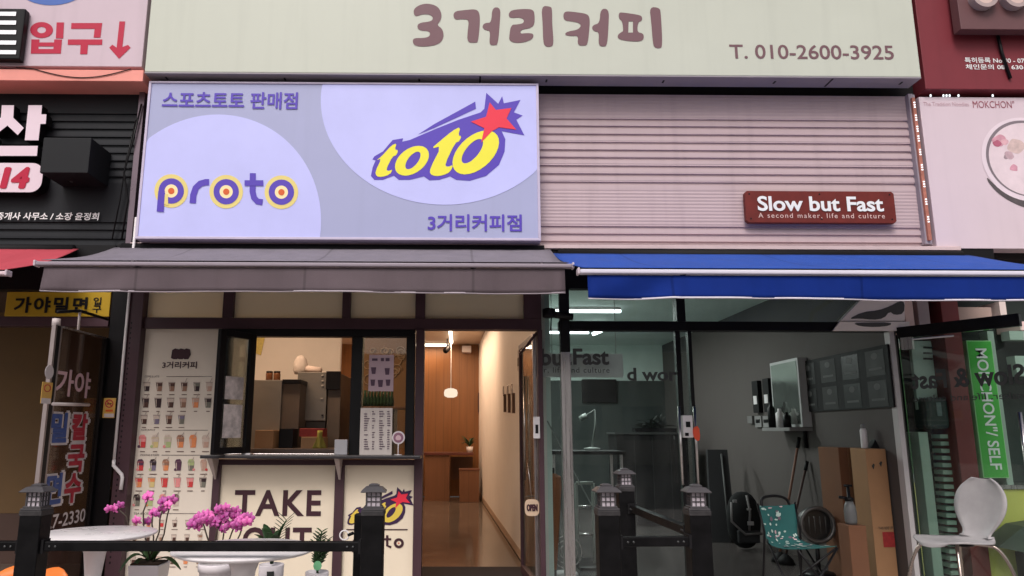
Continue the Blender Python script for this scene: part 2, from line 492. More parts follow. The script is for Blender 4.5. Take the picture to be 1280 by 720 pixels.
for g in ([(125, 38), (150, 20), (185, 14), (225, 25), (243, 55), (240, 85), (222, 105), (245, 120), (253, 150), (240, 180), (205, 193), (155, 197), (125, 190), (120, 170), (128, 160), (165, 160), (190, 155), (195, 140), (185, 130), (160, 130), (142, 122), (140, 105), (155, 95), (185, 92), (205, 85), (205, 70), (190, 60), (160, 60), (135, 70), (125, 60)],
          [(292, 48), (340, 42), (388, 38), (403, 55), (404, 100), (396, 178), (385, 180), (350, 179), (352, 130), (358, 84), (335, 80), (294, 84)],
          [(455, 31), (491, 31), (488, 90), (480, 187), (465, 191), (442, 189), (448, 130), (430, 128), (414, 118), (417, 103), (430, 96), (452, 95)],
          [(525, 55), (540, 41), (600, 37), (630, 41), (635, 70), (633, 105), (615, 119), (576, 125), (573, 142), (600, 139), (630, 141), (628, 162), (600, 176), (560, 182), (528, 173), (527, 150), (535, 104), (560, 103), (587, 98), (590, 82), (570, 73), (540, 76), (526, 72)],
          [(662, 24), (702, 27), (708, 40), (708, 100), (715, 186), (702, 198), (680, 196), (670, 180), (668, 100)],
          [(754, 60), (765, 47), (800, 50), (852, 57), (866, 72), (866, 110), (858, 186), (845, 193), (814, 191), (818, 150), (795, 152), (763, 149), (764, 137), (785, 130), (815, 125), (830, 110), (822, 96), (790, 90), (758, 86)],
          [(911, 37), (947, 37), (946, 100), (940, 190), (925, 197), (902, 191), (906, 135), (885, 132), (875, 120), (880, 105), (908, 98)],
          [(1117, 29), (1161, 32), (1166, 60), (1173, 196), (1160, 204), (1140, 201), (1132, 185), (1125, 90)]):
    b.poly(chaikin(g, 2), fn, m_signtext)
b.poly([chaikin([(988, 52), (1010, 53), (1080, 63), (1088, 75), (1084, 89), (1070, 92), (1065, 135), (1090, 140), (1095, 155), (1089, 171), (1060, 176), (1000, 169), (983, 160), (985, 145), (1000, 135), (1008, 130), (1003, 88), (989, 80)], 2), [(1030, 90), (1048, 90), (1048, 137), (1028, 137)]], fn, m_signtext)
b.ptext('T. 010-2600-3925', 912, 56, 1117, 74, Ys - 0.003, m_signtext, off=0.012)
b.build('lettering', cs)

# ------------------------------------------------------------------ lilac sports lottery sign
Yt = -0.20
m_lil = M('lilac_print', C(164, 166, 200, 0.94), 0.35, var=0.04, scale=1.0, emit=0.08, streak=0.05)
m_lil2 = M('pale_lilac_print', C(184, 184, 232, 0.97), 0.35, var=0.07, scale=1.3, emit=0.14)
m_pur = M('purple_print', C(88, 66, 178), 0.4, var=0.03)
m_yel = M('yellow_print', C(238, 228, 66), 0.4, var=0.03)
m_red = M('red_print', C(232, 52, 74), 0.4, var=0.03)
m_pyel = M('pale_yellow_print', C(228, 208, 128), 0.4, var=0.03)
m_lyel = M('light_yellow_print', C(250, 226, 170), 0.4, var=0.03)
m_orange = M('orange_print', C(214, 96, 44), 0.4, var=0.03)
x0, x1, z0, z1 = rect(178, 103.5, 674.5, 300, Yt)
ts = thing('lottery_sign', 'lilac sports lottery sign with yellow and purple logos under the cream sign', 'sign', ((x0 + x1) / 2, Yt, z0))
b = MB(); b.box(x0 + 0.02, x1 - 0.02, Yt, -0.06, z0 + 0.02, z1 - 0.015, m_lil); b.build('sign_face', ts)
b = MB()
for a in ((x0, x1, z0, z0 + 0.022), (x0, x1, z1 - 0.017, z1), (x0, x0 + 0.022, z0 + 0.022, z1 - 0.017), (x1 - 0.022, x1, z0 + 0.022, z1 - 0.017)):
    b.box(a[0], a[1], Yt - 0.012, -0.055, a[2], a[3], M('sign_frame', C(196, 184, 206), 0.35))
b.build('frame', ts, bevel=0.003)
b = MB()
fy = Yt - 0.003
def clip_disc(cx, cz, rx, rz, X0, X1, Z0, Z1, m, y):
    pts = []
    for i in range(120):
        a = 6.28318 * i / 120
        pts.append((min(max(cx + rx * math.cos(a), X0), X1), min(max(cz + rz * math.sin(a), Z0), Z1)))
    out = []
    for p in pts:
        if not out or (abs(p[0] - out[-1][0]) + abs(p[1] - out[-1][1])) > 1e-5: out.append(p)
    b.poly(out, lambda u, v: (u, y, v), m)
cA = onY(262, 300, fy); eA = onY(401, 290, fy); tA = onY(262, 143, fy)
X0, X1, Z0, Z1 = x0 + 0.022, x1 - 0.022, z0 + 0.022, z1 - 0.017
clip_disc(cA.x, onY(262, 282, fy).z, eA.x - cA.x, tA.z - onY(262, 282, fy).z, X0, X1, Z0, Z1, m_lil2, fy)
cB = onY(556, 122, fy)
clip_disc(cB.x, cB.z, cB.x - onY(401, 122, fy).x, cB.z - onY(556, 256, fy).z, X0, X1, Z0, Z1, m_lil2, fy)
b.build('printed_circles', ts)
b = MB()
fy = Yt - 0.006
b.ptext('스포츠토토 판매점', 203, 115, 372, 136, fy, m_pur, off=0.014, bold=0.008)
b.ptext('3거리커피점', 535, 268, 652, 289, fy, m_pur, off=0.012, bold=0.012)
b.build('lettering', ts)
b = MB()
fn = zoomed(160, 90, 3.275, fy)
fn2 = zoomed(160, 90, 3.275, fy - 0.002); fn3 = zoomed(160, 90, 3.275, fy - 0.004); fn4 = zoomed(160, 90, 3.275, fy - 0.006)
for cx, cy in ((177, 487), (402, 490), (628, 492)):
    b.poly(ring2(cx, cy, 69), fn, m_pyel)
    b.poly([ring2(cx, cy, 52), ring2(cx, cy, 27)], fn2, m_pur)
    b.poly(ring2(cx, cy, 27), fn2, m_lyel)
    b.poly(ring2(cx, cy, 13, n=16), fn3, m_orange)
b.poly([(124, 487), (151, 487), (146, 573), (117, 571)], fn3, m_pur)
b.poly([(151, 500), (164, 500), (164, 548), (148, 540)], fn3, m_pyel)
b.poly(stroke2([(265, 537), (267, 505), (277, 475), (296, 457), (318, 451), (332, 451)], 26), fn2, m_pur)
b.poly(stroke2([(511, 414), (510, 490), (516, 515), (530, 530), (551, 533)], 25), fn2, m_pur)
b.poly([(477, 443), (554, 443), (554, 466), (477, 466)], fn3, m_pur)
b.build('round_letter_logo', ts)
def toto_logo(k, ox, oy, Y, purple, yellow, red, parent, name):
    f = lambda dy: (lambda x, y: onY(ox + x / k, oy + y / k, Y - dy))
    b = MB()
    b.poly([(247, 358), (255, 345), (290, 325), (330, 278), (373, 271), (369, 285), (400, 278), (500, 235), (600, 195), (690, 165), (705, 150), (713, 85), (762, 130), (778, 99), (785, 128), (853, 114), (826, 165), (862, 178), (836, 195), (869, 259), (776, 242), (791, 275), (788, 325), (765, 380), (712, 425), (645, 445), (590, 441), (565, 427), (520, 441), (480, 443), (458, 427), (400, 441), (355, 441), (335, 424), (290, 441), (255, 441), (241, 425), (248, 390), (260, 362)], f(0), purple)
    b.poly([(433, 256), (500, 213), (668, 121), (671, 150), (600, 183), (500, 229)], f(0), purple)
    b.poly(chaikin([(262, 362), (285, 345), (325, 300), (347, 291), (338, 318), (353, 319), (346, 340), (329, 346), (303, 398), (312, 406), (331, 398), (318, 420), (285, 430), (264, 427), (258, 408), (285, 353)], 1), f(0.002), yellow)
    b.poly([ring2(409, 363, 64, 61, shear=-0.45), ring2(413, 362, 24, 36, shear=-0.55)], f(0.002), yellow)
    b.poly(chaikin([(575, 240), (608, 223), (598, 260), (612, 262), (602, 285), (586, 289), (543, 378), (554, 390), (579, 378), (566, 408), (540, 422), (505, 427), (482, 417), (484, 392), (530, 303), (487, 314), (522, 284)], 1), f(0.002), yellow)
    b.poly([ring2(670, 329, 84, 90, shear=-0.5), ring2(656, 324, 32, 50, shear=-0.6)], f(0.002), yellow)
    b.poly([(727, 124), (752, 155), (816, 147), (796, 190), (836, 236), (765, 226), (735, 243), (692, 289), (705, 230), (650, 203), (712, 183)], f(0.004), red)
    return b.build(name, parent)
toto_logo(3.273, 390, 90, fy, m_pur, m_yel, m_red, ts, 'star_logo')

# ------------------------------------------------------------------ roller shutter wall right of it
m_shut = M('shutter_pinkish_paint', (0.50, 0.375, 0.39), 0.45, var=0.06, stretch=(0.4, 1, 6), streak=0.14)
def slatted(name, pxa, pxb, pya, pyb, Y, mat, grooves, parent, ripple=0.0022, pitch=0.031):
    xa = onY(pxa, (pya + pyb) / 2, Y).x; xb = onY(pxb, (pya + pyb) / 2, Y).x
    zb, zt = onY(900 if pxa > 400 else 90, pyb, Y).z, onY(900 if pxa > 400 else 90, pya, Y).z
    gz = sorted(onY(900 if pxa > 400 else 90, g, Y).z for g in grooves)
    prof = []
    n = int((zt - zb) / 0.004)
    for i in range(n + 1):
        z = zb + (zt - zb) * i / n
        y = Y + ripple * (0.5 - 0.5 * math.cos(6.28318 * (z - zb) / pitch))
        for g in gz:
            d = z - g
            if -0.012 < d < 0.012: y = max(y, Y + 0.016)
            elif -0.05 < d <= -0.012: y = Y + 0.016 * max(0, 1 - abs((d + 0.012) / 0.038)) * 0.2
        prof.append((y, z))
    b = MB()
    vs, fs = [], []
    for y, z in prof: vs += [(xa, y, z), (xb, y, z)]
    for i in range(len(prof) - 1): fs.append((2 * i, 2 * i + 1, 2 * i + 3, 2 * i + 2))
    o = len(vs)
    vs += [(xa, Y + 0.06, zb), (xb, Y + 0.06, zb), (xa, Y + 0.06, zt), (xb, Y + 0.06, zt)]
    fs.append((o, o + 2, o + 3, o + 1))
    b.add(vs, fs, mat)
    return b.build(name, parent)
sh = thing('roller_shutter', 'pinkish grey ribbed roller shutter wall right of the lilac sign', 'shutter', (2.2, 0, 3))
slatted('slat_curtain', 655, 1143.5, 119, 306, 0.0, m_shut, (151, 160, 170, 180, 189.5, 199, 209, 219.5, 230, 285, 294.5, 304), sh)
b = MB()
m_rail = M('rail_grey', C(150, 140, 150), 0.4)
x0, x1, z0, z1 = rect(1134, 119, 1140.5, 306, -0.02)
xs_ = [onY(p, 212, -0.03).x for p in (1145, 1150, 1155)]
b.box(xs_[0] - 0.004, xs_[1], -0.05, 0.05, z0, z1, m_rail); b.box(xs_[1] + 0.004, xs_[2] - 0.006, -0.035, 0.05, z0, z1, m_rail)
b.build('guide_rail', sh, bevel=0.003)
b = MB(); b.box(onY(672, 115, -0.02).x, onY(1146, 115, -0.02).x, 0.03, 0.1, z1 + 0.002, z1 + 0.16, m_dark); b.build('housing', sh)
b = MB(); b.box(onY(163, 307, -0.08).x, onY(1200, 307, -0.08).x, -0.09, 0.1, onY(640, 310.5, -0.08).z, onY(640, 305.5, -0.08).z, M('pale_ledge', C(205, 180, 178), 0.4)); b.build('sill_rail', sh, bevel=0.004)

pl = thing('name_plaque', 'rusty red plaque with white English lettering on the shutter', 'sign', onY(1025, 279, -0.06))
m_rust = M('rust_red_plaque', C(106, 36, 30), 0.55, var=0.22, scale=9)
fyp = -0.075
a = 0.02
x0, x1, z0, z1 = rect(932, 239, 1119, 278.5, fyp)
b = MB(); b.poly([(x0 + a, z0), (x1 - a, z0), (x1, z0 + a), (x1, z1 - a), (x1 - a, z1), (x0 + a, z1), (x0, z1 - a), (x0, z0 + a)], lambda u, v: (u, fyp, v), m_rust, 0.045); b.build('plate', pl, bevel=0.003)
m_lw = M('white_letter', (0.82, 0.80, 0.80), 0.5, var=0.02)
b = MB(); b.ptext('Slow but Fast', 947, 245.5, 1104, 264, fyp - 0.006, m_lw, off=0.02, bold=0.008); b.build('lettering', pl)
b = MB()
random.seed(3)
m_worn = M('worn_letter', C(222, 190, 182), 0.6)
x = 948.0
for ch in 'A second maker, life and culture':
    if ch != ' ':
        hgt = random.choice((3.0, 4.0, 5.0)); wd = random.choice((1.4, 2.2, 3.2))
        y0 = 271.5 - hgt * 0.3
    x += 4.9
b.ptext('A second maker, life and culture', 948, 266.5, 1106, 273.5, fyp - 0.003, m_worn, off=0.0, spacing=1.25)
b.build('worn_lettering', pl)
b = MB()
for u in (0.03, 0.5, 0.97):
    for v in (0.12, 0.9):
        X = x0 + (x1 - x0) * u; Z = z0 + (z1 - z0) * v
        b.poly(ring2(X, Z, 0.007, n=10), lambda p, q: (p, fyp - 0.003, q), m_black, 0.003)
b.build('screws', pl)

# ------------------------------------------------------------------ far right signs
m_mar2 = M('maroon_panel', C(122, 48, 56), 0.5, var=0.08, scale=2, streak=0.12)
Yr = -0.12
x0, x1, z0, z1 = rect(1148, -40, 1420, 112, Yr)
rs = thing('maroon_fascia', 'maroon fascia sign of the right neighbour with a dark plaque', 'sign', (x0 + 1, Yr, z0))
b = MB(); b.box(x0, x1, Yr, 0.1, z0, z1 + 0.4, m_mar2); b.build('panel', rs, bevel=0.005)
x0, x1, z0, z1 = rect(1197, -30, 1400, 37, -0.26)
b = MB(); b.box(x0, x1, -0.26, -0.16, z0, z1, M('brown_plaque', C(104, 72, 74), 0.4)); b.build('plaque', rs, bevel=0.004)
b = MB()
for q in (1229, 1268):
    c = onY(q, -4, -0.30)
    b.poly([ring2(c.x, c.z, 0.115), ring2(c.x, c.z, 0.08)], lambda u, v: (u, -0.33, v), M('grey_letter_face', C(170, 150, 148), 0.5), 0.07)
    b.poly([ring2(c.x, c.z, 0.078)], lambda u, v: (u, -0.325, v), M('cream_letter_face', C(208, 180, 172), 0.5), 0.06)
b.build('raised_letters', rs)
b = MB()
b.ptext('특허등록 No.40 - 0710673', 1206, 72, 1302, 79, Yr - 0.003, m_lw, off=0.014)
b.ptext('체인문의 080 630-3111', 1207, 80.5, 1300, 87, Yr - 0.003, m_lw, off=0.014)
b.build('lettering', rs)
b = MB(); b.tube([onY(1246, 38, -0.15), onY(1252, 65, -0.14), onY(1263, 98, -0.135)], 0.014, m_black); b.build('cable', rs)

Yb = -0.06
m_bill = M('billboard_print', C(218, 198, 206, 0.95), 0.4, var=0.03, scale=2, streak=0.05)
x0, x1, z0, z1 = rect(1160, 122, 1420, 311, Yb)
bb = thing('bowl_billboard', 'pale pink billboard picturing a noodle bowl right of the shutter', 'billboard', (x0 + 1, Yb, z0))
b = MB(); b.box(x0, x1, Yb, 0.1, z0, z1, m_bill); b.build('board', bb, bevel=0.004)
b = MB()
c = onY(1283, 199, Yb)
rr = c.x - onY(1227, 199, Yb).x
fnb = lambda dy: (lambda u, v: (c.x + u * rr, Yb - dy, c.z + v * rr))
m_gr = M('grey_print', C(128, 116, 122), 0.5); m_gr2 = M('dark_grey_print', C(88, 80, 82), 0.5, var=0.3, scale=14)
b.poly(chaikin([(-0.93, -0.55), (-0.75, -0.8), (-0.45, -1.02), (0, -1.2), (0.6, -1.2), (0.6, -0.9), (0, -0.9), (-0.6, -0.75), (-0.8, -0.6), (-0.95, -0.4)], 2), fnb(0.002), m_gr2)
b.poly(ring2(0, 0, 1.0, 0.98, n=60), fnb(0.003), M('bowl_rim_print', C(226, 208, 216), 0.4))
b.poly([ring2(0, 0.02, 0.90, 0.89, n=60), ring2(0.02, 0.0, 0.86, 0.85, n=60)], fnb(0.004), m_gr)
b.poly(ring2(0.02, 0, 0.86, 0.85, n=60), fnb(0.0045), M('broth_print', C(224, 204, 210), 0.4, var=0.12, scale=6))
random.seed(5)
for cx, cy, r_, m_ in ((-0.55, 0.42, 0.16, (206, 150, 164)), (-0.62, 0.36, 0.10, (176, 96, 118)), (-0.45, 0.40, 0.10, (214, 168, 176)), (-0.38, 0.1, 0.12, (190, 160, 168)), (-0.45, 0.05, 0.07, (160, 140, 146)), (-0.32, -0.22, 0.10, (208, 150, 166)), (-0.2, 0.3, 0.2, (206, 180, 176))):
    pts = [(cx + r_ * (0.7 + 0.5 * random.random()) * math.cos(t), cy + r_ * (0.6 + 0.5 * random.random()) * math.sin(t)) for t in [6.28318 * i / 9 for i in range(9)]]
    b.poly(chaikin(pts, 2), fnb(0.0055 + 0.0006 * random.random()), M('garnish_print', C(*m_), 0.5, var=0.2, scale=20))
b.build('bowl_picture', bb)
b = MB()
b.ptext('MOKCHON"', 1216, 126, 1268, 135, Yb - 0.003, M('mauve_print', C(150, 84, 96), 0.5), off=0.0)
b.ptext('The Tradition Noodles', 1154, 127.5, 1211, 132.5, Yb - 0.003, M('faint_print', C(196, 164, 172), 0.5))
b.build('lettering', bb)
ls = thing('led_strip', 'copper strip of small white LEDs beside the shutter rail', 'light strip', onY(1165, 300, -0.09))
m_led = EMIT('led_white', (0.9, 0.95, 1.0), 1.6)
b = MB(); pa, pb_ = onY(1140, 122, -0.075), onY(1165, 300, -0.075)
xm = (pa.x + pb_.x) / 2
b.box(xm - 0.014, xm + 0.014, -0.075, 0.05, pb_.z, pa.z, M('copper_strip', C(176, 112, 96), 0.45, var=0.25, scale=20)); b.build('strip', ls)
for yy in (131, 147, 161, 173, 190, 209, 230, 252, 274):
    q = onY(1152, yy, -0.08); b = MB()
    for k in (-0.022, 0, 0.022): b.box(xm - 0.006, xm + 0.006, -0.083, -0.076, q.z + k - 0.005, q.z + k + 0.005, m_led)
    b.build('led_module', ls)
for xx, n in ((1168, 1), (1188, 3), (1203, 1), (1246, 1)):
    q = onY(xx, 117.5, -0.1); b = MB()
    for k in range(n): b.box(q.x + (k - n / 2) * 0.028 - 0.004, q.x + (k - n / 2) * 0.028 + 0.005, -0.072, -0.062, q.z - 0.010, q.z + 0.010, m_led)
    b.build('led_module', ls)

# ------------------------------------------------------------------ far left signs
Yl = -0.22
m_pinkw = M('pinkish_white_sign', C(206, 184, 194, 0.95), 0.45, var=0.05, scale=2, streak=0.12)
x0, x1, z0, z1 = rect(-150, -40, 183, 82.5, Yl)
es = thing('entrance_sign', 'pinkish white sign box with red Korean word and down arrow, top left', 'sign', (x1 - 1, Yl, z0))
b = MB(); b.box(x0, x1, Yl, 0.1, z0, z1 + 0.4, m_pinkw); b.build('sign_box', es, bevel=0.006)
fe = Yl - 0.003
b = MB()
m_crim = M('crimson_print', C(182, 28, 62), 0.5, var=0.04)
k4 = lambda x, y: onY(x / 4, y / 4, fe)
b.poly([ring2(208, 150, 57, 40), ring2(208, 150, 22, 16)], k4, m_crim)
b.poly([(283, 112), (320, 112), (316, 192), (279, 192)], k4, m_crim)
b.poly([[(157, 197), (197, 197), (196, 212), (270, 212), (271, 197), (310, 197), (304, 268), (154, 268)], [(193, 232), (192, 245), (267, 245), (268, 232)]], k4, m_crim)
b.poly([(357, 115), (511, 115), (502, 188), (468, 188), (473, 144), (355, 144)], k4, m_crim)
b.poly([(340, 197), (512, 197), (510, 224), (440, 224), (436, 271), (400, 271), (403, 224), (338, 224)], k4, m_crim)
b.poly([(597, 107), (626, 107), (612, 235), (640, 224), (653, 238), (595, 294), (546, 238), (562, 223), (583, 238)], k4, m_crim)
b.build('lettering', es)
c = onY(66, -18, fe); rx = onY(108, 0, fe).x - c.x
b = MB(); b.poly(ring2(c.x, c.z, rx, c.z - onY(66, 6.5, fe).z, n=40), lambda u, v: (u, fe, v), M('blue_print', C(74, 104, 176), 0.45)); b.build('blue_oval', es)
ep = thing('sign_floodlight', 'dark framed light panel with bright bars fixed on the entrance sign', 'lamp', onY(0, 75, -0.3))
b = MB(); b.pbox(-60, 10, 28, 74, -0.30, -0.226, m_black); b.build('frame', ep, bevel=0.012)
b = MB()
for yy in (16, 27, 39, 52, 64):
    b.pbox(-55, yy - 1.5, 20, yy + 3.5, -0.306, -0.301, M('silver_bar', (0.8, 0.78, 0.8), 0.25, metal=0.6))
b.build('reflector_bars', ep)
cb = thing('coral_band', 'coral painted steel band under the entrance sign with a hanging wire', 'beam', onY(90, 110, -0.24))
b = MB(); b.pbox(-150, 86.5, 179, 100.5, -0.24, 0.1, M('coral_paint', C(232, 150, 138), 0.5, var=0.08)); b.build('beam', cb, bevel=0.004)
b = MB(); b.tube([onY(20, 84, -0.246)] + [onY(42 + 6.1 * i, 86 + 11 * math.sin(3.1416 * i / 20), -0.247) for i in range(21)], 0.004, m_black, 6); b.build('wire', cb)

m_char = M('charcoal_louver', (0.015, 0.0155, 0.019), 0.5, var=0.2, spec=0.2)
lp = thing('charcoal_panel', 'charcoal ribbed panel carrying white Korean lettering, far left', 'wall panel', onY(80, 306, 0.02))
slatted('rib_panel', -150, 168, 112, 307, 0.02, m_char, (143.5, 153, 162.5, 172.5, 182.5, 192.5, 202, 212, 222, 279, 288.5, 300), lp, ripple=0.0)
b = MB(); q0 = onY(176, 200, -0.05)
b.box(onY(168, 205, 0).x, onY(175, 205, 0).x, -0.03, 0.1, onY(170, 310, 0).z, onY(170, 112, 0).z, M('edge_strip', C(110, 96, 104), 0.3, metal=0.6)); b.build('edge_strip', lp)
b = MB(); b.tube([onY(177, 130, -0.05), onY(165, 180, -0.06), onY(155, 215, -0.05), onY(160, 250, -0.04), onY(152, 300, -0.02)], 0.008, m_black, 6)
b.tube([onY(170, 150, -0.05), onY(158, 200, -0.05), onY(150, 250, -0.03), onY(140, 300, -0.02)], 0.006, m_black, 6); b.build('cable', lp)
fl = lambda x, y: onY(x / 3.426, 100 + y / 3.426, -0.10)
m_letw = M('letter_face_white', C(216, 196, 206, 1.1), 0.45, var=0.03)
b = MB()
for g in ([(8, 108), (60, 108), (57, 162), (102, 205), (76, 236), (32, 195), (-20, 235), (-62, 205), (4, 160)],
          [(122, 108), (180, 108), (177, 147), (199, 147), (196, 188), (173, 188), (165, 258), (106, 258)],
          [(-90, 245), (-20, 245), (-22, 282), (162, 282), (158, 325), (-95, 325)]):
    b.poly(g, fl, m_letw)
    b.poly(g, lambda x, y: fl(x, y) + Vector((0, 0.003, 0)), m_black, 0.09)
b.build('raised_letters', lp)
b = MB()
x0, x1, z0, z1 = rect(-90, 203.5, 53, 240, -0.10)
rd = (z1 - z0) * 0.36
pts = []
for cx, cz, a0 in ((x1 - rd, z0 + rd, -90), (x1 - rd, z1 - rd, 0), (x0 + rd, z1 - rd, 90), (x0 + rd, z0 + rd, 180)):
    pts += [(cx + rd * math.cos(R(a0 + 15 * i)), cz + rd * math.sin(R(a0 + 15 * i))) for i in range(7)]
b.poly(pts, lambda u, v: (u, -0.10, v), m_letw)
b.poly(pts, lambda u, v: (u, -0.097, v), m_black, 0.10)
b.ptext('014', -22, 209.5, 36, 235, -0.104, m_crim, off=0.03, bold=0.05, shear=0.12)
b.build('number_badge', lp)
b = MB(); b.ptext('공인중개사 사무소 / 소장 윤정희', -26, 265.5, 124, 275, -0.006, m_lw, off=0.02, shear=0.08)
b.build('lettering', lp)
lb = thing('projecting_lamp_box', 'black box projecting from the charcoal ribbed panel', 'box', onY(92, 232, 0.0))
b = MB(); x0, x1, z0, z1 = rect(52, 172, 112, 216, -0.34)
b.box(x0, x1, -0.34, 0.02, z0, z1, M('black_box_paint', (0.012, 0.012, 0.014), 0.5, spec=0.2)); b.build('case', lb, bevel=0.005)
b = MB(); b.poly(ring2((x0 + x1) / 2 - 0.05, -0.12, 0.014, n=12), lambda u, v: (u, v, z0 - 0.003), m_steel, 0.003, (0, 0, 1)); b.build('screw', lb)

# ------------------------------------------------------------------ awnings
def awning(name, label, ptsb, ptsf, Yb_, Yf, top_m, val_m, bar_m, val_h, sag=0.03, seedn=1, strip=None):
    """ptsb: left/right pixel of the back edge; ptsf: left/right pixel of the front bar"""
    A, B_ = onY(*ptsb[0], Yb_), onY(*ptsb[1], Yb_)
    P, Q = onY(*ptsf[0], Yf), onY(*ptsf[1], Yf)
    zf = (P.z + Q.z) / 2; zb = (A.z + B_.z) / 2
    P.z, Q.z = zf, zf
    xa, xb = P.x, Q.x
    t = thing(name, label, 'awning', ((xa + xb) / 2, (Yb_ + Yf) / 2, zf - val_h))
    g = []
    for i in range(13):
        u = i / 12
        g.append([(xa + (xb - xa) * j / 40, Yb_ + (Yf - Yb_) * u, zb + (zf + 0.03 - zb) * u - sag * math.sin(3.1416 * u) - 0.007 * math.sin(3.1416 * u) * (math.sin(j * 0.9 + 3 * u + seedn) + 0.6 * math.sin(j * 2.3 - 2 * u))) for j in range(41)])
    b = MB(); b.sheet(g, top_m, 0.004); b.build('canopy', t)
    b = MB(); b.box(xa - 0.02, xb + 0.02, Yf - 0.035, Yf + 0.03, zf - 0.012, zf + 0.016, bar_m); b.build('front_bar', t, bevel=0.008)
    random.seed(seedn)
    g = []
    L = xb - xa
    n = int(L / 0.05)
    ph = [random.uniform(0, 6) for _ in range(4)]
    for i in range(7):
        u = i / 6
        row = []
        for j in range(n + 1):
            x = xa + 0.03 + (L - 0.06) * j / n
            y = Yf - 0.005 + u * (0.012 * math.sin(x * 3.1 + ph[0]) + 0.008 * math.sin(x * 7.7 + ph[1]) + 0.004 * math.sin(x * 17 + ph[2]))
            if j < 12: y -= 0.02 * u * math.sin(j * 0.5 + u * 2)
            row.append((x, y, zf - 0.02 - (val_h + 0.004 * math.sin(x * 2.3 + ph[3])) * u))
        g.append(row)
    b = MB(); b.sheet(g, val_m, 0.003); vo = b.build('valance', t)
    b = MB(); row = g[-1]
    b.sheet([[(x, y - 0.003, z - 0.007) for x, y, z in row], [(x, y - 0.003, z + 0.004) for x, y, z in row]], strip or bar_m, 0.007); b.build('hem', vo)
    b = MB(); b.tube([(xa + 0.05, Yb_ + 0.02, zb), (xb - 0.05, Yb_ + 0.02, zb)], 0.045, m_black_matt, 12); b.build('roller', t)
    for s_ in (0.18, 0.82):
        x = xa + (xb - xa) * s_
        e = (xa + xb) / 2 * 0.25 + x * 0.75
        b = MB(); b.tube([(x, Yb_, zb - 0.06), (e, (Yb_ + Yf) / 2, (zb + zf) / 2 - 0.1), (x, Yf, zf - 0.01)], 0.02, m_black, 8); b.build('folding_arm', t)
    for x in (xa - 0.027, xb + 0.027):
        b = MB(); b.box(x - 0.008, x + 0.008, Yf - 0.04, Yf + 0.035, zf - 0.018, zf + 0.026, M('bar_end_cap', C(206, 190, 198), 0.4)); b.build('end_cap', t, bevel=0.01)
    return t
m_gfab = M('grey_fabric_shaded', (0.118, 0.088, 0.099), 0.85, var=0.10, scale=5, bump=0.25, bscale=260, seam=1.17, streak=0.16)  # upright valance: its weaker light painted as a darker grey
m_gtop = M('grey_fabric_lit', (0.200, 0.176, 0.208), 0.85, var=0.10, scale=5, bump=0.25, bscale=260, seam=1.17, streak=0.12)  # canopy top: light from above painted in as a paler grey
m_btop = M('blue_fabric_lit', (0.020, 0.075, 0.37), 0.75, var=0.1, scale=4, bump=0.25, bscale=260, seam=1.21, streak=0.12)  # brighter blue puts the overhead light into the canopy colour
m_bfab = M('blue_fabric_shaded', (0.007, 0.026, 0.19), 0.75, var=0.1, scale=4, bump=0.25, bscale=260, seam=1.21, streak=0.14, spec=0.08)  # valance blue darkened for the shade on its upright face
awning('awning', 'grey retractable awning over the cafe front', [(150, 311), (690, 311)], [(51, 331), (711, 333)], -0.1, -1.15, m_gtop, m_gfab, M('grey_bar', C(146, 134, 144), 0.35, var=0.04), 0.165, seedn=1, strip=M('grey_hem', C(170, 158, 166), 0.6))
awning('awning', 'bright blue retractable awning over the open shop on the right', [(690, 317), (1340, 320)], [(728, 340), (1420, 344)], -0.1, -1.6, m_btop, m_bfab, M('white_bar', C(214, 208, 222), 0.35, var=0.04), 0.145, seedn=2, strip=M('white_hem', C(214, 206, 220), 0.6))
awning('awning', 'crimson retractable awning of the left neighbour, cut by the frame', [(-200, 311), (152, 311)], [(-260, 342), (6, 342)], -0.1, -1.05, M('crimson_awning_fabric', (0.46, 0.062, 0.085), 0.8, var=0.08, bump=0.15, bscale=300), m_black_matt, M('pale_bar', C(214, 190, 196), 0.4), 0.02, seedn=3)

# ================================================================== CAFE FRONT
cf = thing('cafe_storefront', 'maroon framed cafe front with serving window and open door', 'shop front', (-1.0, 0, 0))
def X0_(px, py=450, Y=0.0): return onY(px, py, Y).x
zh1, zh0 = onY(400, 397.5, -0.06).z, onY(400, 411, -0.06).z
zt = onY(400, 366, -0.06).z
zc1 = onY(400, 574.5, -0.06).z; zc0 = onY(400, 581.5, -0.06).z
def fx(a, b_): return X0_(a, 400, -0.06), X0_(b_, 400, -0.06)
b = MB(); a0, a1 = fx(162, 180); b.box(a0, a1, -0.10, 0.1, -0.09, ZT, m_maroon)
for i in range(46):                                         # row of small slots up the pillar face
    b.box(a0 + 0.03, a0 + 0.042, -0.1025, -0.095, 0.25 + i * 0.042, 0.268 + i * 0.042, m_black)
b.build('pillar', cf, bevel=0.003)
b = MB(); p0, p1 = a1, X0_(677, 400, -0.06)
b.box(p0, p1, -0.06, 0.06, zh0, zh1, m_maroon); b.box(p0, p1, -0.06, 0.06, zt + 0.05, ZT, m_maroon); b.build('header', cf, bevel=0.003)
for a in ((277, 290), (427, 437), (519, 531), (655, 677)):
    q0, q1 = fx(*a); b = MB(); b.box(q0, q1, -0.055, 0.055, zh1 + 0.001, zt + 0.049, m_maroon); b.build('transom_mullion', cf, bevel=0.003)
m_frost = FROST('frosted_cream_glass', (0.80, 0.77, 0.66), 0.5)
for a in ((180, 277), (290, 427), (437, 519), (531, 655)):
    q0, q1 = fx(*a); b = MB(); b.box(q0, q1, -0.004, 0.004, zh1, zt + 0.05, m_frost); b.build('transom_pane', cf)
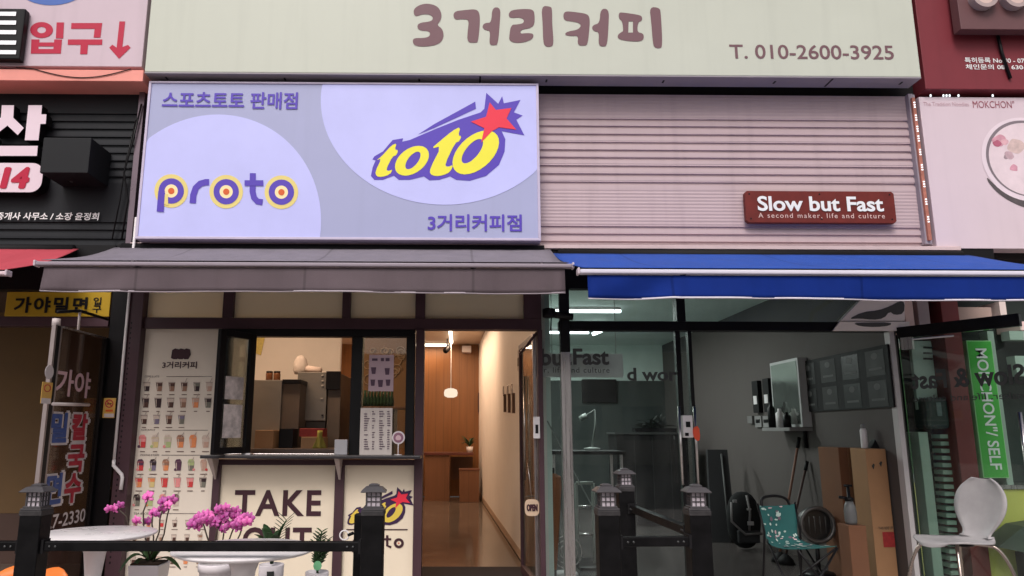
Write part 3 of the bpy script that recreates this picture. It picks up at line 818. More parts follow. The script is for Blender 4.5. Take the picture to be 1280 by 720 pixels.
for a in ((265.5, 274.5), (418.5, 430)):
    q0, q1 = X0_(a[0], 600, -0.06), X0_(a[1], 600, -0.06)
    b = MB(); b.box(q0, q1, -0.06, 0.06, -0.09, zc0 - 0.001, m_maroon); b.build('lower_mullion', cf, bevel=0.003)
b = MB(); q0, q1 = X0_(268, 578, -0.06), X0_(520, 578, -0.06); b.box(q0, q1, -0.06, 0.06, zc0, zc1, m_maroon); b.build('counter_rail', cf, bevel=0.003)
b = MB(); q0, q1 = X0_(519, 500, -0.06), X0_(529.5, 500, -0.06); b.box(q0, q1, -0.08, 0.06, -0.09, zh0 - 0.001, m_maroon); b.build('door_post', cf, bevel=0.003)
b = MB(); q0, q1 = X0_(673, 500, -0.06), X0_(679, 500, -0.06); b.box(q0, q1, -0.07, 0.06, -0.09, zh0 - 0.001, m_maroon); b.build('door_post', cf, bevel=0.003)
b = MB(); b.tube([onY(671, 416, -0.03), onY(650, 442, 0.2)], 0.012, m_maroon, 6); b.build('door_closer_arm', cf)

# menu panel
q0, q1 = X0_(180, 411, -0.0), X0_(266, 500, 0.0)
q0 = a1 + 0.001; q1 = X0_(265.5, 600, 0.0) + 0.02
b = MB(); b.box(q0, q1, -0.008, 0.01, -0.09, zh0, M('menu_board_film', (0.76, 0.66, 0.56), 0.5, var=0.03)); mp_ = b.build('menu_panel', cf)
b = MB(); fm = -0.012
for i, u in enumerate((219, 226, 233)):
    b.poly([(u - 4.6, 443), (u - 5.4, 447.5), (u - 2.5, 449), (u + 2.5, 449), (u + 5.4, 443.5), (u + 4.5, 436.5), (u, 435.5), (u - 3.8, 437.5)], lambda p, q, i=i: onY(p, q, fm - 0.0006 * i), m_brown)
b.ptext('3거리커피', 203, 452, 246, 460.5, fm, m_brown, off=0.01, bold=0.018)
rows = [(475.5, 6, 179.5, 15.4, 471), (523, 0, 0, 0, 537.5)]
for yy, xa in ((470.8, 181), (537.8, 176), (569, 175), (642, 167)):
    lean = (yy - 470)
    b.ptext('COFFEE & LATTE' if yy < 500 else ('ADE JUICE' if yy < 550 else ('SMOOTHIE & FRAPPE' if yy < 600 else 'TEA & ICE')), xa, yy - 1.4, xa + 18 + (6 if 560 < yy < 600 else 0), yy + 1.0, fm, m_brown)
    b.poly([(xa + 27, yy - 0.35), (xa + 84, yy - 0.35), (xa + 84, yy + 0.2), (xa + 27, yy + 0.2)], flat(fm), m_brown)
b.build('lettering', mp_)
b = MB(); fm = -0.0125
random.seed(11)
pal = {'c': (84, 56, 48), 'd': (58, 40, 42), 'l': (150, 112, 92), 'p': (196, 158, 140), 'r': (206, 66, 66), 'y': (214, 190, 130), 'g': (176, 186, 130), 'o': (226, 138, 88), 'k': (226, 142, 140), 'b': (120, 108, 130), 'v': (92, 58, 78), 'm': (120, 116, 104), 'w': (206, 186, 172)}
pm = {k: M('drink_print', C(*v), 0.5, var=0.12, scale=60) for k, v in pal.items()}
m_lid = M('cup_lid_print', C(176, 158, 148), 0.5); m_cap = M('caption_print', C(110, 84, 78), 0.5)
def cup(cx, cy, h, key, k2=None, dome=False):
    wt, wb = h * 0.34, h * 0.24
    f = flat(fm)
    b.poly([(cx - wt, cy - h * 0.38), (cx + wt, cy - h * 0.38), (cx + wb, cy + h * 0.5), (cx - wb, cy + h * 0.5)], f, pm[key])
    if k2: b.poly([(cx - wt * 0.94, cy - h * 0.34), (cx + wt * 0.94, cy - h * 0.34), (cx + wt * 0.86, cy - h * 0.02), (cx - wt * 0.86, cy - h * 0.02)], flat(fm - 0.0007), pm[k2])
    if dome: b.poly([(cx - wt, cy - h * 0.4), (cx - wt * 0.6, cy - h * 0.62), (cx + wt * 0.5, cy - h * 0.66), (cx + wt, cy - h * 0.4)], flat(fm - 0.0009), pm[k2 or key])
    else: b.poly([(cx - wt * 1.1, cy - h * 0.46), (cx + wt * 1.1, cy - h * 0.46), (cx + wt * 1.05, cy - h * 0.36), (cx - wt * 1.05, cy - h * 0.36)], flat(fm - 0.0009), m_lid)
    if dome and random.random() < 0.6: b.poly(ring2(cx + wt * random.choice((-0.9, 0.8)), cy + h * 0.4, h * 0.14, n=8), flat(fm - 0.0011), pm[random.choice('rogvk')])
    if random.random() < 0.5: b.poly(stroke2([(cx + wt * 0.2, cy - h * 0.4), (cx + wt * 0.9, cy - h * 0.85)], h * 0.06), flat(fm - 0.0013), m_lid)
    b.poly([(cx - wt * 0.7, cy - h * 0.3), (cx - wt * 0.45, cy - h * 0.3), (cx - wb * 0.6, cy + h * 0.4), (cx - wb * 0.85, cy + h * 0.4)], flat(fm - 0.0015), pm['w'])
    ww = random.uniform(2.0, 4.5)
    b.poly([(cx - ww, cy + h * 0.82), (cx + ww, cy + h * 0.82), (cx + ww, cy + h * 0.9), (cx - ww, cy + h * 0.9)], f, m_cap)
for yy, xa, dx, h, keys, dome in ((483, 183.5, 15.6, 12, [('d', 'w'), ('l', 'c'), ('l', 'c'), ('l', 'c'), ('d', 'm'), ('p', 'w')], 0),
                                  (503, 182, 15.6, 13, [('c', 'd'), ('d', 'd'), ('c', 'w'), ('l', 'p'), ('o', 'p'), ('m', 'd')], 0),
                                  (524, 180, 15.6, 12, [('c', 'w'), ('b', 'w'), ('c', 'l'), ('m', 'b')], 0),
                                  (552.5, 178, 15.8, 14, [('r', 'k'), ('y', 'w'), ('g', 'w'), ('o', 'l'), ('o', 'o'), ('p', 'w')], 1),
                                  (582, 175.5, 15.8, 12.5, [('r', 'v'), ('b', 'd'), ('o', 'l'), ('v', 'v'), ('m', 'g'), ('p', 'p')], 1),
                                  (602.5, 173.5, 16, 13, [('o', 'r'), ('y', 'o'), ('r', 'r'), ('k', 'k'), ('r', 'k'), ('m', 'd')], 0),
                                  (626, 171, 16.2, 13, [('m', 'd'), ('g', 'w'), ('p', 'k'), ('w', 'c')], 1),
                                  (654, 169, 16.4, 9, [('l', 'w'), ('o', 'w'), ('r', 'w'), ('c', 'w'), ('c', 'w'), ('w', 'l')], 0),
                                  (672, 168, 16.4, 9, [('l', 'w'), ('c', 'w'), ('l', 'w'), ('c', 'w'), ('c', 'w'), ('w', 'l')], 0),
                                  (700, 166, 16.4, 10, [('c', 'w'), ('l', 'w'), ('o', 'w'), ('c', 'w'), ('o', 'l'), ('l', 'w')], 0)):
    for i, (k1, k2) in enumerate(keys): cup(xa + dx * i, yy, h, k1, k2, dome)
b.build('drink_pictures', mp_)

# lower cream panels
q0, q1 = X0_(274.5, 600, -0.05), X0_(418.5, 600, -0.05)
b = MB(); b.box(q0, q1, -0.02, 0.02, -0.09, zc0, m_cream); pA = b.build('take_out_panel', cf)
b = MB(); f_ = -0.025
b.ptext('TAKE', 293, 612.5, 401.5, 645, f_, m_brown, off=0.024, spacing=1.14); b.ptext('OUT', 303, 659, 389, 692, f_, m_brown, off=0.024, spacing=1.14); b.build('lettering', pA)
q0, q1 = X0_(430, 600, -0.05), X0_(519.5, 600, -0.05)
b = MB(); b.box(q0, q1, -0.02, 0.02, -0.09, zc0, m_cream); pB = b.build('logo_panel', cf)
m_dpur = M('dark_purple_print', C(62, 40, 74), 0.4); m_dye = M('dull_yellow_print', C(226, 196, 84), 0.4)
toto_logo(7.55, 402, 597.5, f_, m_dpur, m_dye, m_red, pB, 'star_logo')
b = MB(); b.poly([(433, 661.3), (509.5, 661.3), (509.5, 662.7), (433, 662.7)], flat(f_), m_brown)
for cx in (446, 464.5, 498.5):
    b.poly([ring2(cx, 679, 6.3, n=20), ring2(cx, 679, 3.0, n=14)], flat(f_), m_brown); b.poly(ring2(cx, 679, 1.0, n=8), flat(f_), m_orange)
b.poly(stroke2([(441, 690), (441.3, 680)], 3), flat(f_ - 0.001), m_brown); b.poly(stroke2([(455.5, 685), (455.5, 678), (457, 675), (459, 674.5)], 2.6), flat(f_ - 0.0005), m_brown); b.poly(stroke2([(484, 669), (484, 682), (489, 684)], 3), flat(f_), m_brown); b.poly(stroke2([(480.5, 674), (489, 674)], 2.6), flat(f_ - 0.001), m_brown)
b.build('round_letter_logo', pB)

# serving window
yw0, yw1 = -0.05, 0.05
z_top, z_bot = zh0 - 0.001, onY(400, 569.5, -0.05).z
wx0, wx1 = X0_(268, 490, -0.05), X0_(518, 490, -0.05)
b = MB()
zi = onY(380, 420.5, -0.05).z
b.box(wx0, wx1, yw0, yw1, zi, z_top, m_black); b.box(wx0, X0_(284, 490, -0.05), yw0, yw1, z_bot, zi, m_black)
b.box(X0_(507, 490, -0.05), wx1, yw0, yw1, z_bot, zi, m_black); b.box(X0_(438, 490, -0.05), X0_(452, 490, -0.05), yw0 - 0.01, yw1, z_bot, zi, m_black)
b.box(X0_(284, 490, -0.05), X0_(438, 490, -0.05), yw0 + 0.02, yw1, z_bot, z_bot + 0.015, m_steel)
sw = b.build('serving_window', cf, bevel=0.003)
b = MB(); b.box(X0_(452, 490, 0), X0_(507, 490, 0), -0.012, -0.004, z_bot, zi, m_glass); b.build('pane', sw)
b = MB()
for p in (271, 275, 279.5): b.box(X0_(p, 490, -0.05), X0_(p + 1.3, 490, -0.05), yw0 - 0.02, yw0 - 0.001, z_bot, z_top - 0.01, m_black)
b.build('track', sw)
# folded sash standing open at the left
A = onY(290, 490, 0.0); Bp = onY(315, 490, 0.0)
sx0, sy0 = X0_(300, 490, -0.06) - 0.10, -0.40
hx, hy = X0_(314, 490, -0.05), -0.06
U = Vector((hx - sx0, hy - sy0, 0))
zs0, zs1 = z_bot + 0.02, z_top - 0.05
b = MB()
un = U.normalized(); nn = Vector((un.y, -un.x, 0))
def leaf_bar(t0, t1, za, zb, m, th=0.035):
    b.obox(Vector((sx0, sy0, za)) + U * t0, U * (t1 - t0), Vector((0, 0, zb - za)), nn * th, m)
leaf_bar(0, 0.16, zs0, zs1, m_black); leaf_bar(0.84, 1.0, zs0, zs1, m_black); leaf_bar(0.16, 0.84, zs0, zs0 + 0.05, m_black); leaf_bar(0.16, 0.84, zs1 - 0.05, zs1, m_black)
fs_ = b.build('folding_sash', cf, bevel=0.003)
b = MB(); leaf_bar(0.16, 0.84, zs0 + 0.05, zs1 - 0.05, m_glass, 0.008); b.build('pane', fs_)
b = MB()
m_poster = M('sticker_print', (0.55, 0.48, 0.47), 0.5, var=0.5, scale=14)
b.obox(Vector((sx0, sy0, zs0 + 0.12)) + U * 0.25 + nn * 0.012, U * 0.5, (0, 0, 0.26), nn * 0.002, m_poster); b.obox(Vector((sx0, sy0, zs0 + 0.42)) + U * 0.25 + nn * 0.012, U * 0.5, (0, 0, 0.18), nn * 0.002, m_poster)
b.build('stickers', fs_)
b = MB(); q = onY(306, 565, -0.1); b.box(q.x - 0.02, q.x + 0.05, -0.12, -0.07, z_bot - 0.0, z_bot + 0.02, m_white); b.build('latch', fs_)
# shelf
zsh1, zsh0 = onY(400, 569.5, -0.3).z, onY(400, 573.5, -0.3).z
b = MB(); b.box(X0_(252, 571, -0.26), X0_(526, 571, -0.26), -0.30, -0.062, zsh0, zsh1, M('dark_shelf', (0.03, 0.027, 0.03), 0.3)); shf = b.build('counter_shelf', cf, bevel=0.004)
for p in (268, 424):
    q = X0_(p, 585, -0.1); b = MB()
    zz = zsh0 - 0.001
    b.add([(q - 0.02, -0.062, zz), (q + 0.02, -0.062, zz), (q + 0.02, -0.24, zz), (q - 0.02, -0.24, zz), (q - 0.008, -0.062, zz - 0.17), (q + 0.008, -0.062, zz - 0.17)],
          [(0, 1, 2, 3), (0, 4, 5, 1), (3, 2, 5, 4), (0, 3, 4), (1, 5, 2)], M('grey_bracket', C(180, 164, 160), 0.4)); b.build('bracket', shf)

# door leaf swung inwards
dl = Vector((X0_(671.5, 500, 0.02), 0.05, 0)); dr = onY(652.5, 500, 0.95); U = Vector((dr.x - dl.x, 0.9, 0)); un = U.normalized(); nn = Vector((-un.y, un.x, 0))
b = MB()
def dbar(t0, t1, za, zb, m, th=0.03):
    b.obox(Vector((dl.x, dl.y, za)) + U * t0, U * (t1 - t0), (0, 0, zb - za), nn * th, m)
dbar(0, 0.05, 0.01, zh0 - 0.02, m_steel); dbar(0.95, 1, 0.01, zh0 - 0.02, m_maroon); dbar(0.05, 0.95, 0.01, 0.08, m_maroon); dbar(0.05, 0.95, zh0 - 0.07, zh0 - 0.02, m_maroon)
dg_ = b.build('glass_door', cf, bevel=0.002)
b = MB(); dbar(0.05, 0.95, 0.08, zh0 - 0.07, m_glass_dark, 0.01); b.build('pane', dg_)
b = MB(); q = onY(669.5, 534, 0.0); b.box(q.x - 0.028, q.x + 0.025, -0.1, -0.072, onY(669, 548, -0.08).z, onY(669, 521, -0.08).z, m_white); b.box(q.x - 0.012, q.x + 0.012, -0.104, -0.1, q.z - 0.05, q.z + 0.02, m_black); b.build('lock', dg_, bevel=0.004)
b = MB(); b.tube([onY(655.5, 470, 0.6), onY(655.5, 600, 0.6)], 0.012, m_steel); b.build('handle', dg_)

# interior shell of the cafe
wl = M('warm_white_paint', (0.80, 0.74, 0.69), 0.7, var=0.04)
m_ceil = M('warm_ceiling', (0.55, 0.42, 0.32), 0.7, var=0.04)
WA, WB = Vector((0.66, 0.12, 0)), Vector((0.36, 9.3, 0))
zc = onY(560, 430.5, 9.2).z
zc = min(zc, 3.12)
b = MB(); b.obox(WA, WB - WA, (0, 0, 3.13), (-0.0 + 0.06, 0.0, 0), wl); b.build('side_wall', cf)
b = MB(); b.obox(WA + Vector((-0.012, 0.3, 0)), (WB - WA) * 0.95, (0, 0, 0.09), (0.011, 0, 0), M('skirting', (0.5, 0.36, 0.26), 0.4)); b.build('skirting', cf)
m_wood = WOOD('orange_wood_panel', (0.27, 0.11, 0.033), (0.17, 0.066, 0.020), 0.45, 0.16)
b = MB(); b.box(-3.0, 0.42, 9.2, 9.3, 0, 3.13, m_wood); b.build('back_wall', cf)
b = MB(); b.box(-2.85, 0.66, 0.061, 9.3, zc, zc + 0.03, m_ceil); b.build('ceiling', cf)
b = MB(); b.box(-2.95, -2.85, 0.101, 9.3, 0, 3.13, wl); b.build('left_wall', cf)
kx = X0_(424, 480, 2.4)
b = MB(); b.box(-2.85, kx, 2.4, 2.5, 0, zc, wl); b.build('kitchen_wall', cf)
b = MB(); b.box(-2.85, 0.66, -0.0, 9.2, -0.1, -0.012, TILE('polished_tile', (0.15, 0.12, 0.10), (0.08, 0.065, 0.055), 0.6, 0.12)); structure(b.build('floor'))
mt = MB(); mt.box(-0.42, 0.6, 0.06, 1.25, -0.012, 0.004, M('dark_door_mat', (0.035, 0.028, 0.030), 0.95, var=0.25, scale=40, bump=0.6, bscale=200, stretch=(1, 12, 1)))
mt = mt.build('door_mat'); tag(mt, 'dark ribbed door mat just inside the cafe door', 'mat')

def lamp_area(name, loc, sx, sy, e, colr, rot=(0, 0, 0), parent=None):
    l = bpy.data.lights.new(name, 'AREA'); l.shape = 'RECTANGLE'; l.size = sx; l.size_y = sy; l.energy = e; l.color = colr
    o = bpy.data.objects.new(name, l); col.objects.link(o); o.location = loc; o.rotation_euler = rot
    if parent:
        o.parent = parent; o.location = Vector(loc) - BASE[parent.name]
    return o
warm = (1.0, 0.68, 0.44)
m_lampw = EMIT('warm_strip', (1.0, 0.86, 0.66), 5.0)
q0, q1 = onY(474, 429, 8.9), onY(561, 431, 8.9)
cl = thing('strip_light', 'warm linear light running along the back of the cafe ceiling', 'ceiling light', ((q0.x + q1.x) / 2, 8.9, zc - 0.06))
b = MB(); b.box(q0.x, q1.x, 8.86, 8.94, zc - 0.07, zc - 0.03, m_lampw); b.build('diffuser', cl)
b = MB(); b.box(q0.x, q1.x, 8.85, 8.95, zc - 0.03, zc - 0.001, m_white); b.build('housing', cl)
lamp_area('strip_light_glow', ((q0.x + q1.x) / 2, 8.9, zc - 0.09), q1.x - q0.x, 0.08, 14, warm, parent=cl)
tl = thing('track_light', 'lit ceiling track running back from the cafe door', 'ceiling light', (-0.18, 5, zc - 0.05))
tx = onY(563, 415, 7.0).x
b = MB(); b.box(tx - 0.03, tx + 0.03, 4.6, 8.6, zc - 0.045, zc - 0.02, m_lampw); b.build('diffuser', tl)
b = MB(); b.box(tx - 0.035, tx + 0.035, 4.59, 8.61, zc - 0.02, zc - 0.001, m_white); b.build('track', tl)
lamp_area('track_light_glow', (tx, 6.2, zc - 0.07), 0.1, 4.0, 70, warm, parent=tl)
sp = thing('spotlight', 'black spotlight hanging from the cafe ceiling track', 'spotlight', (tx - 0.1, 8.2, zc - 0.2))
b = MB(); q = onY(559, 436, 8.2); b.tube([(q.x, 8.2, zc - 0.001), (q.x, 8.2, q.z + 0.05)], 0.012, m_black); b.build('stem', sp)
b = MB(); b.tube([(q.x + 0.04, 8.28, q.z + 0.05), (q.x - 0.03, 8.1, q.z - 0.05)], 0.055, m_black, 12); b.build('head', sp)
pd = thing('pendant_lamp', 'small pale drum pendant lamp hanging in front of the wood wall', 'pendant lamp', onY(563.5, 497, 7.4))
q = onY(563.5, 491, 7.4)
b = MB(); b.lathe([(0.06, -0.085), (0.115, -0.06), (0.125, 0.0), (0.11, 0.055), (0.05, 0.08)], (q.x, 7.4, q.z), EMIT('lamp_glow', (1.0, 0.82, 0.62), 0.9), 24); b.build('shade', pd)
b = MB(); b.tube([(q.x, 7.4, q.z + 0.08), (q.x, 7.4, zc - 0.001)], 0.007, m_white); b.build('cord', pd)
sk = thing('wall_speaker', 'small white speaker box under the cafe ceiling at the wood wall', 'speaker', onY(583, 440, 9.0))
b = MB(); b.pbox(577.5, 432, 589, 440, 8.95, 9.19, m_white); b.build('box', sk, bevel=0.01)

# cafe furniture at the back
ct = thing('cafe_counter', 'brown wooden counter at the far end of the cafe', 'counter', onY(556, 617, 8.3))
mw2 = WOOD('brown_wood', (0.22, 0.10, 0.05), (0.15, 0.065, 0.032), 0.4, 5.0)
b = MB(); b.pbox(528, 566, 592, 569, 8.2, 8.9, M('dark_red_wood', (0.11, 0.035, 0.028), 0.35)); b.build('top', ct, bevel=0.004)
x0, x1, z0, z1 = rect(531, 569, 562, 617, 8.25); b = MB(); b.box(x0, x1, 8.25, 8.8, -0.012, z1, mw2); b.build('front_panel', ct)
b = MB(); b.pbox(563, 571, 591, 600, 8.86, 8.9, mw2); b.build('back_panel', ct)
st = thing('box_stool', 'brown square box stool beside the counter and right cafe wall', 'stool', onY(586, 617, 8.0))
x0, x1, z0, z1 = rect(574, 586, 599, 617, 8.0); b = MB(); b.box(x0, x1, 8.0, 8.3, -0.012, z1 - 0.03, mw2); b.build('body', st, bevel=0.004)
b = MB(); b.box(x0 - 0.008, x1 + 0.008, 7.99, 8.31, z1 - 0.029, z1, M('stool_top', (0.17, 0.07, 0.045), 0.4)); b.build('seat', st, bevel=0.004)
def leaf(mb, base, tip, wd, m, droop=0.0, curl=0.15, n=7):
    base, tip = Vector(base), Vector(tip); d = tip - base
    sd_ = d.cross(Vector((0, 0, 1)))
    sd_ = sd_.normalized() if sd_.length > 1e-5 else Vector((1, 0, 0))
    up = sd_.cross(d).normalized()
    g = []
    for i in range(n + 1):
        t = i / n
        c = base + d * t + Vector((0, 0, droop * math.sin(3.1416 * t)))
        ww = wd * (math.sin(3.1416 * min(t * 0.92 + 0.06, 1)) ** 0.7) / 2
        g.append([c - sd_ * ww + up * ww * curl * 2, c, c + sd_ * ww + up * ww * curl * 2])
    mb.sheet(g, m, 0.0015)
m_leafd = M('dark_leaf', (0.022, 0.05, 0.018), 0.4, var=0.4, scale=10)
m_leaf = M('green_leaf', (0.04, 0.085, 0.028), 0.4, var=0.4, scale=10)
cp = thing('potted_plant', 'little dark plant in a white pot on the cafe counter', 'plant', onY(587, 565, 8.5))
q = onY(587, 566, 8.5)
zq = onY(560, 566, 8.2).z
b = MB(); b.lathe([(0.05, 0), (0.07, 0.11), (0.062, 0.108)], (q.x, 8.5, zq), m_white, 16); b.build('pot', cp)
b = MB(); random.seed(2)
for i in range(16):
    a = random.uniform(0, 6.28); rr = random.uniform(0.08, 0.2)
    leaf(b, (q.x, 8.5, zq + 0.1), (q.x + rr * math.cos(a) - 0.05, 8.5 + rr * math.sin(a), zq + 0.12 + random.uniform(0.03, 0.2)), 0.05, m_leafd, 0.05)
b.build('foliage', cp)
def on_wall(px, py):                                       # a point of the slanted cafe side wall
    d = ray(px, py); n_ = Vector((WB.y - WA.y, -(WB.x - WA.x), 0))
    return CAM + d * ((WA - CAM).dot(n_) / d.dot(n_))
wn = Vector((-(WB.y - WA.y), (WB.x - WA.x), 0)).normalized()
wu = (WB - WA).normalized()
for i, (px, lab) in enumerate(((595.2, 'narrow dark picture strip on the cafe wall, farther of the pair'), (598.6, 'narrow dark picture strip on the cafe wall, nearer of the pair'))):
    q = on_wall(px, 505 - i); o = thing('wall_picture', lab, 'picture', q, 'dark picture strips')
    b = MB(); b.obox(q - wu * 0.06 - Vector((0, 0, 0.19)), wu * 0.14, (0, 0, 0.40), wn * 0.02, M('dark_red_frame', (0.06, 0.018, 0.02), 0.4)); b.build('panel', o)
for i, px in enumerate((632.5, 638, 643.5)):
    q = on_wall(px, 505)
    o = thing('wall_hanger', 'slim dark wall hanger with metal loop, %s of three on the cafe wall' % ('farthest', 'middle', 'nearest')[i], 'wall hanger', q, 'slim wall hangers')
    b = MB(); b.obox(q - wu * 0.03 - Vector((0, 0, 0.10)), wu * 0.06, (0, 0, 0.22), wn * 0.03, M('bronze_bar', (0.12, 0.07, 0.05), 0.4)); b.build('bar', o)
    b = MB(); b.tube([q + wn * 0.03 + Vector((0, 0, 0.10)) + wu * 0.03 * math.cos(a) + Vector((0, 0, 0.06 + 0.06 * math.sin(a))) for a in [6.28 * j / 12 for j in range(12)]], 0.008, m_steel, 6, True); b.build('loop', o)
q = on_wall(648.5, 452); wd_ = thing('wall_charm', 'small leaf shaped charm hung high on the cafe wall by the door', 'ornament', q)
b = MB(); b.tube([q + wn * 0.01 + Vector((0, 0, 0.12)), q + wn * 0.01 - Vector((0, 0, 0.1))], 0.004, m_steel, 6); b.build('string', wd_)
b = MB(); b.obox(q - wu * 0.04 - Vector((0, 0, 0.05)), wu * 0.07, (0, 0, 0.09), wn * 0.015, M('bronze_leaf', (0.16, 0.13, 0.10), 0.4)); b.build('leaf', wd_, bevel=0.02)

# kitchen
m_ss = M('stainless_panel', (0.20, 0.185, 0.17), 0.4, metal=0.4, var=0.12, scale=4)
m_ssd = M('dark_stainless', (0.13, 0.10, 0.08), 0.45, metal=0.3, var=0.2)
KY = 0.9
def kbox(name, parent, px0, py0, px1, py1, Yf, Yb_, m, bev=0.004, base=None):
    b = MB(); x0, x1, z0, z1 = rect(px0, py0, px1, py1, Yf)
    b.box(x0, x1, Yf, Yb_, z0 if base is None else base, z1, m); return b.build(name, parent, bevel=bev)
f1 = thing('ice_machine', 'steel ice machine with black top edge left in the kitchen', 'ice machine', onY(345, 600, KY))
kbox('body', f1, 312, 475, 351, 543, KY, 1.6, m_ss, base=-0.01)
x0, x1, z0, z1 = rect(351, 476, 374, 543, KY + 0.02)
b = MB(); b.box(onY(351, 510, KY).x + 0.002, x1, KY + 0.02, 1.6, -0.01, z1 - 0.03, m_ssd); b.build('side_panel', f1)
b = MB(); b.box(onY(351, 510, KY).x + 0.003, x1 + 0.01, KY - 0.005, 1.6, z1 - 0.029, z1 + 0.012, m_black); b.build('black_trim', f1, bevel=0.004)
for px, lab in ((336.5, 'brown glass jar on the ice machine, left of the two'), (346, 'brown glass jar on the ice machine, right of the two')):
    q = onY(px, 475, 1.1); zt_ = onY(345, 475, KY).z
    o = thing('jar', lab, 'jar', (q.x, 1.1, zt_), 'brown jars')
    b = MB(); b.lathe([(0.030, 0.0), (0.034, 0.01), (0.034, 0.075), (0.030, 0.082)], (q.x, 1.1, zt_), M('amber_glass', (0.12, 0.045, 0.02), 0.25), 16); b.build('body', o)
    b = MB(); b.lathe([(0.032, 0.083), (0.032, 0.098), (0.028, 0.1)], (q.x, 1.1, zt_), m_black, 16); b.build('lid', o)
f2 = thing('coffee_roaster', 'tall steel appliance with buttons and dark side in the kitchen', 'appliance', onY(395, 600, 1.2))
kbox('front_panel', f2, 371, 465, 408, 526, 1.2, 1.24, m_ss, base=None)
kbox('side_panel', f2, 408.6, 467, 425, 566, 1.22, 2.0, m_ssd, base=-0.01)
x0, x1, z0, z1 = rect(372, 466, 408, 526, 1.245); b = MB(); b.box(x0, x1, 1.245, 2.0, -0.01, z1, m_ssd); b.build('body', f2)
b = MB(); x0, x1, z0, z1 = rect(406, 464, 425.5, 487, 1.19); b.box(x0 + 0.012, x1, 1.185, 1.219, z0, z1, m_black); b.build('control_panel', f2, bevel=0.003)
b = MB()
for px, py in ((403, 469), (403, 476), (403, 482), (402, 498), (377, 519), (403, 519)):
    q = onY(px, py, 1.19); b.box(q.x - 0.010, q.x + 0.010, 1.190, 1.199, q.z - 0.006, q.z + 0.006, M('pale_button', (0.4, 0.37, 0.34), 0.4) if py < 500 else m_black)
b.build('buttons', f2)
wr = thing('wrapped_grinder', 'white cloth covered grinder standing on the tall appliance', 'grinder', onY(380, 465, 1.5))
q = onY(373, 466, 1.5); zt_ = rect(371, 465, 408, 526, 1.2)[3]
b = MB(); b.lathe([(0.06, 0), (0.078, 0.04), (0.074, 0.10), (0.06, 0.15), (0.035, 0.185), (0.01, 0.195)], (q.x + 0.02, 1.5, zt_), M('white_cloth', (0.50, 0.44, 0.41), 0.8, var=0.12, scale=12, bump=0.8, bscale=14), 14); b.build('cover', wr)
b = MB(); b.tube([(q.x + 0.05, 1.5, zt_ + 0.06), (q.x + 0.13, 1.48, zt_ + 0.05), (q.x + 0.24, 1.47, zt_ + 0.035)], 0.036, M('white_cloth', (0.60, 0.50, 0.46), 0.8, var=0.1, bump=0.6, bscale=14), 10); b.build('folded_end', wr)
bx = thing('prep_table', 'dark prep table heaped with brown boxes behind the serving window', 'table', onY(360, 620, 0.5))
kbox('table_top', bx, 312, 561, 426, 567, 0.5, 1.15, M('prep_steel', (0.13, 0.10, 0.09), 0.4, metal=0.5))
b = MB()
for px in (316, 422):
    for Y in (0.54, 1.1):
        q = onY(px, 565, Y); b.box(q.x - 0.02, q.x + 0.02, Y - 0.02, Y + 0.02, -0.012, onY(360, 566, 0.5).z - 0.01, m_black)
b.build('table_frame', bx)
mcb = M('cardboard', (0.33, 0.20, 0.11), 0.8, var=0.12, scale=5)
tz = onY(360, 561, 0.5).z
for (a0, a1, h, Y0, Y1, lab, mm) in ((318, 341, 22, 0.62, 0.9, 'low brown box at the left of the prep table', mcb), (376, 404, 14, 0.66, 0.9, 'brown paper box at the right of the prep table', mcb), (348, 366, 24, 0.7, 0.9, 'black upright bin on the prep table', m_black)):
    b = MB(); x0, x1 = onY(a0, 555, Y0).x, onY(a1, 555, Y0).x; b.box(x0, x1, Y0, Y1, tz, tz + h / 925 * 6.8, mm); o = b.build('storage_box', None, bevel=0.004); tag(o, lab, 'box', 'boxes on the prep table')
b = MB(); x0, x1 = onY(374, 540, 0.67).x, onY(404, 540, 0.67).x; zz = tz + 14 / 925 * 6.8
b.box(x0, x1, 0.68, 0.88, zz + 0.001, zz + 0.075, M('red_box', (0.28, 0.035, 0.03), 0.6, var=0.3, scale=12)); o = b.build('storage_box', None, bevel=0.004); tag(o, 'red printed box on top of the brown paper box in the kitchen', 'box')
ap = thing('yellow_cloth', 'yellow green cloth hanging beside the tall appliance', 'cloth', onY(400, 562, 0.64))
b = MB(); q = onY(399, 560, 0.64); g = []
for i in range(8):
    g.append([(q.x + (j - 2.5) * 0.017 * (0.5 + i / 9) + 0.01 * math.sin(j * 2 + i * 0.6), 0.63 + 0.015 * math.sin(j * 1.7), tz + 0.16 - 0.0225 * i) for j in range(6)])
b.sheet(g, M('yellow_green_cloth', (0.32, 0.28, 0.06), 0.8, var=0.2), 0.004); b.build('fabric', ap)
q0 = onY(322, 425, 2.38); yp = thing('yellow_notice', 'slanted yellow notice on the kitchen wall', 'notice', q0)
b = MB(); a = [onY(px, py, 2.385) for px, py in ((321, 420), (331, 421), (326, 444), (318, 441))]
b.add([a[0], a[1], a[2], a[3]] + [v + Vector((0, 0.01, 0)) for v in a], [(0, 1, 2, 3), (4, 7, 6, 5), (0, 4, 5, 1), (1, 5, 6, 2), (2, 6, 7, 3), (3, 7, 4, 0)], M('yellow_paper', (0.62, 0.50, 0.16), 0.6, var=0.25, scale=30)); b.build('paper', yp)
nb = MB(); nb.pbox(418, 549.5, 434, 568.5, -0.12, -0.07, M('grey_white_card', (0.42, 0.40, 0.42), 0.5)); o = nb.build('napkin_box', None, bevel=0.004); tag(o, 'small pale napkin box on the serving counter', 'box')
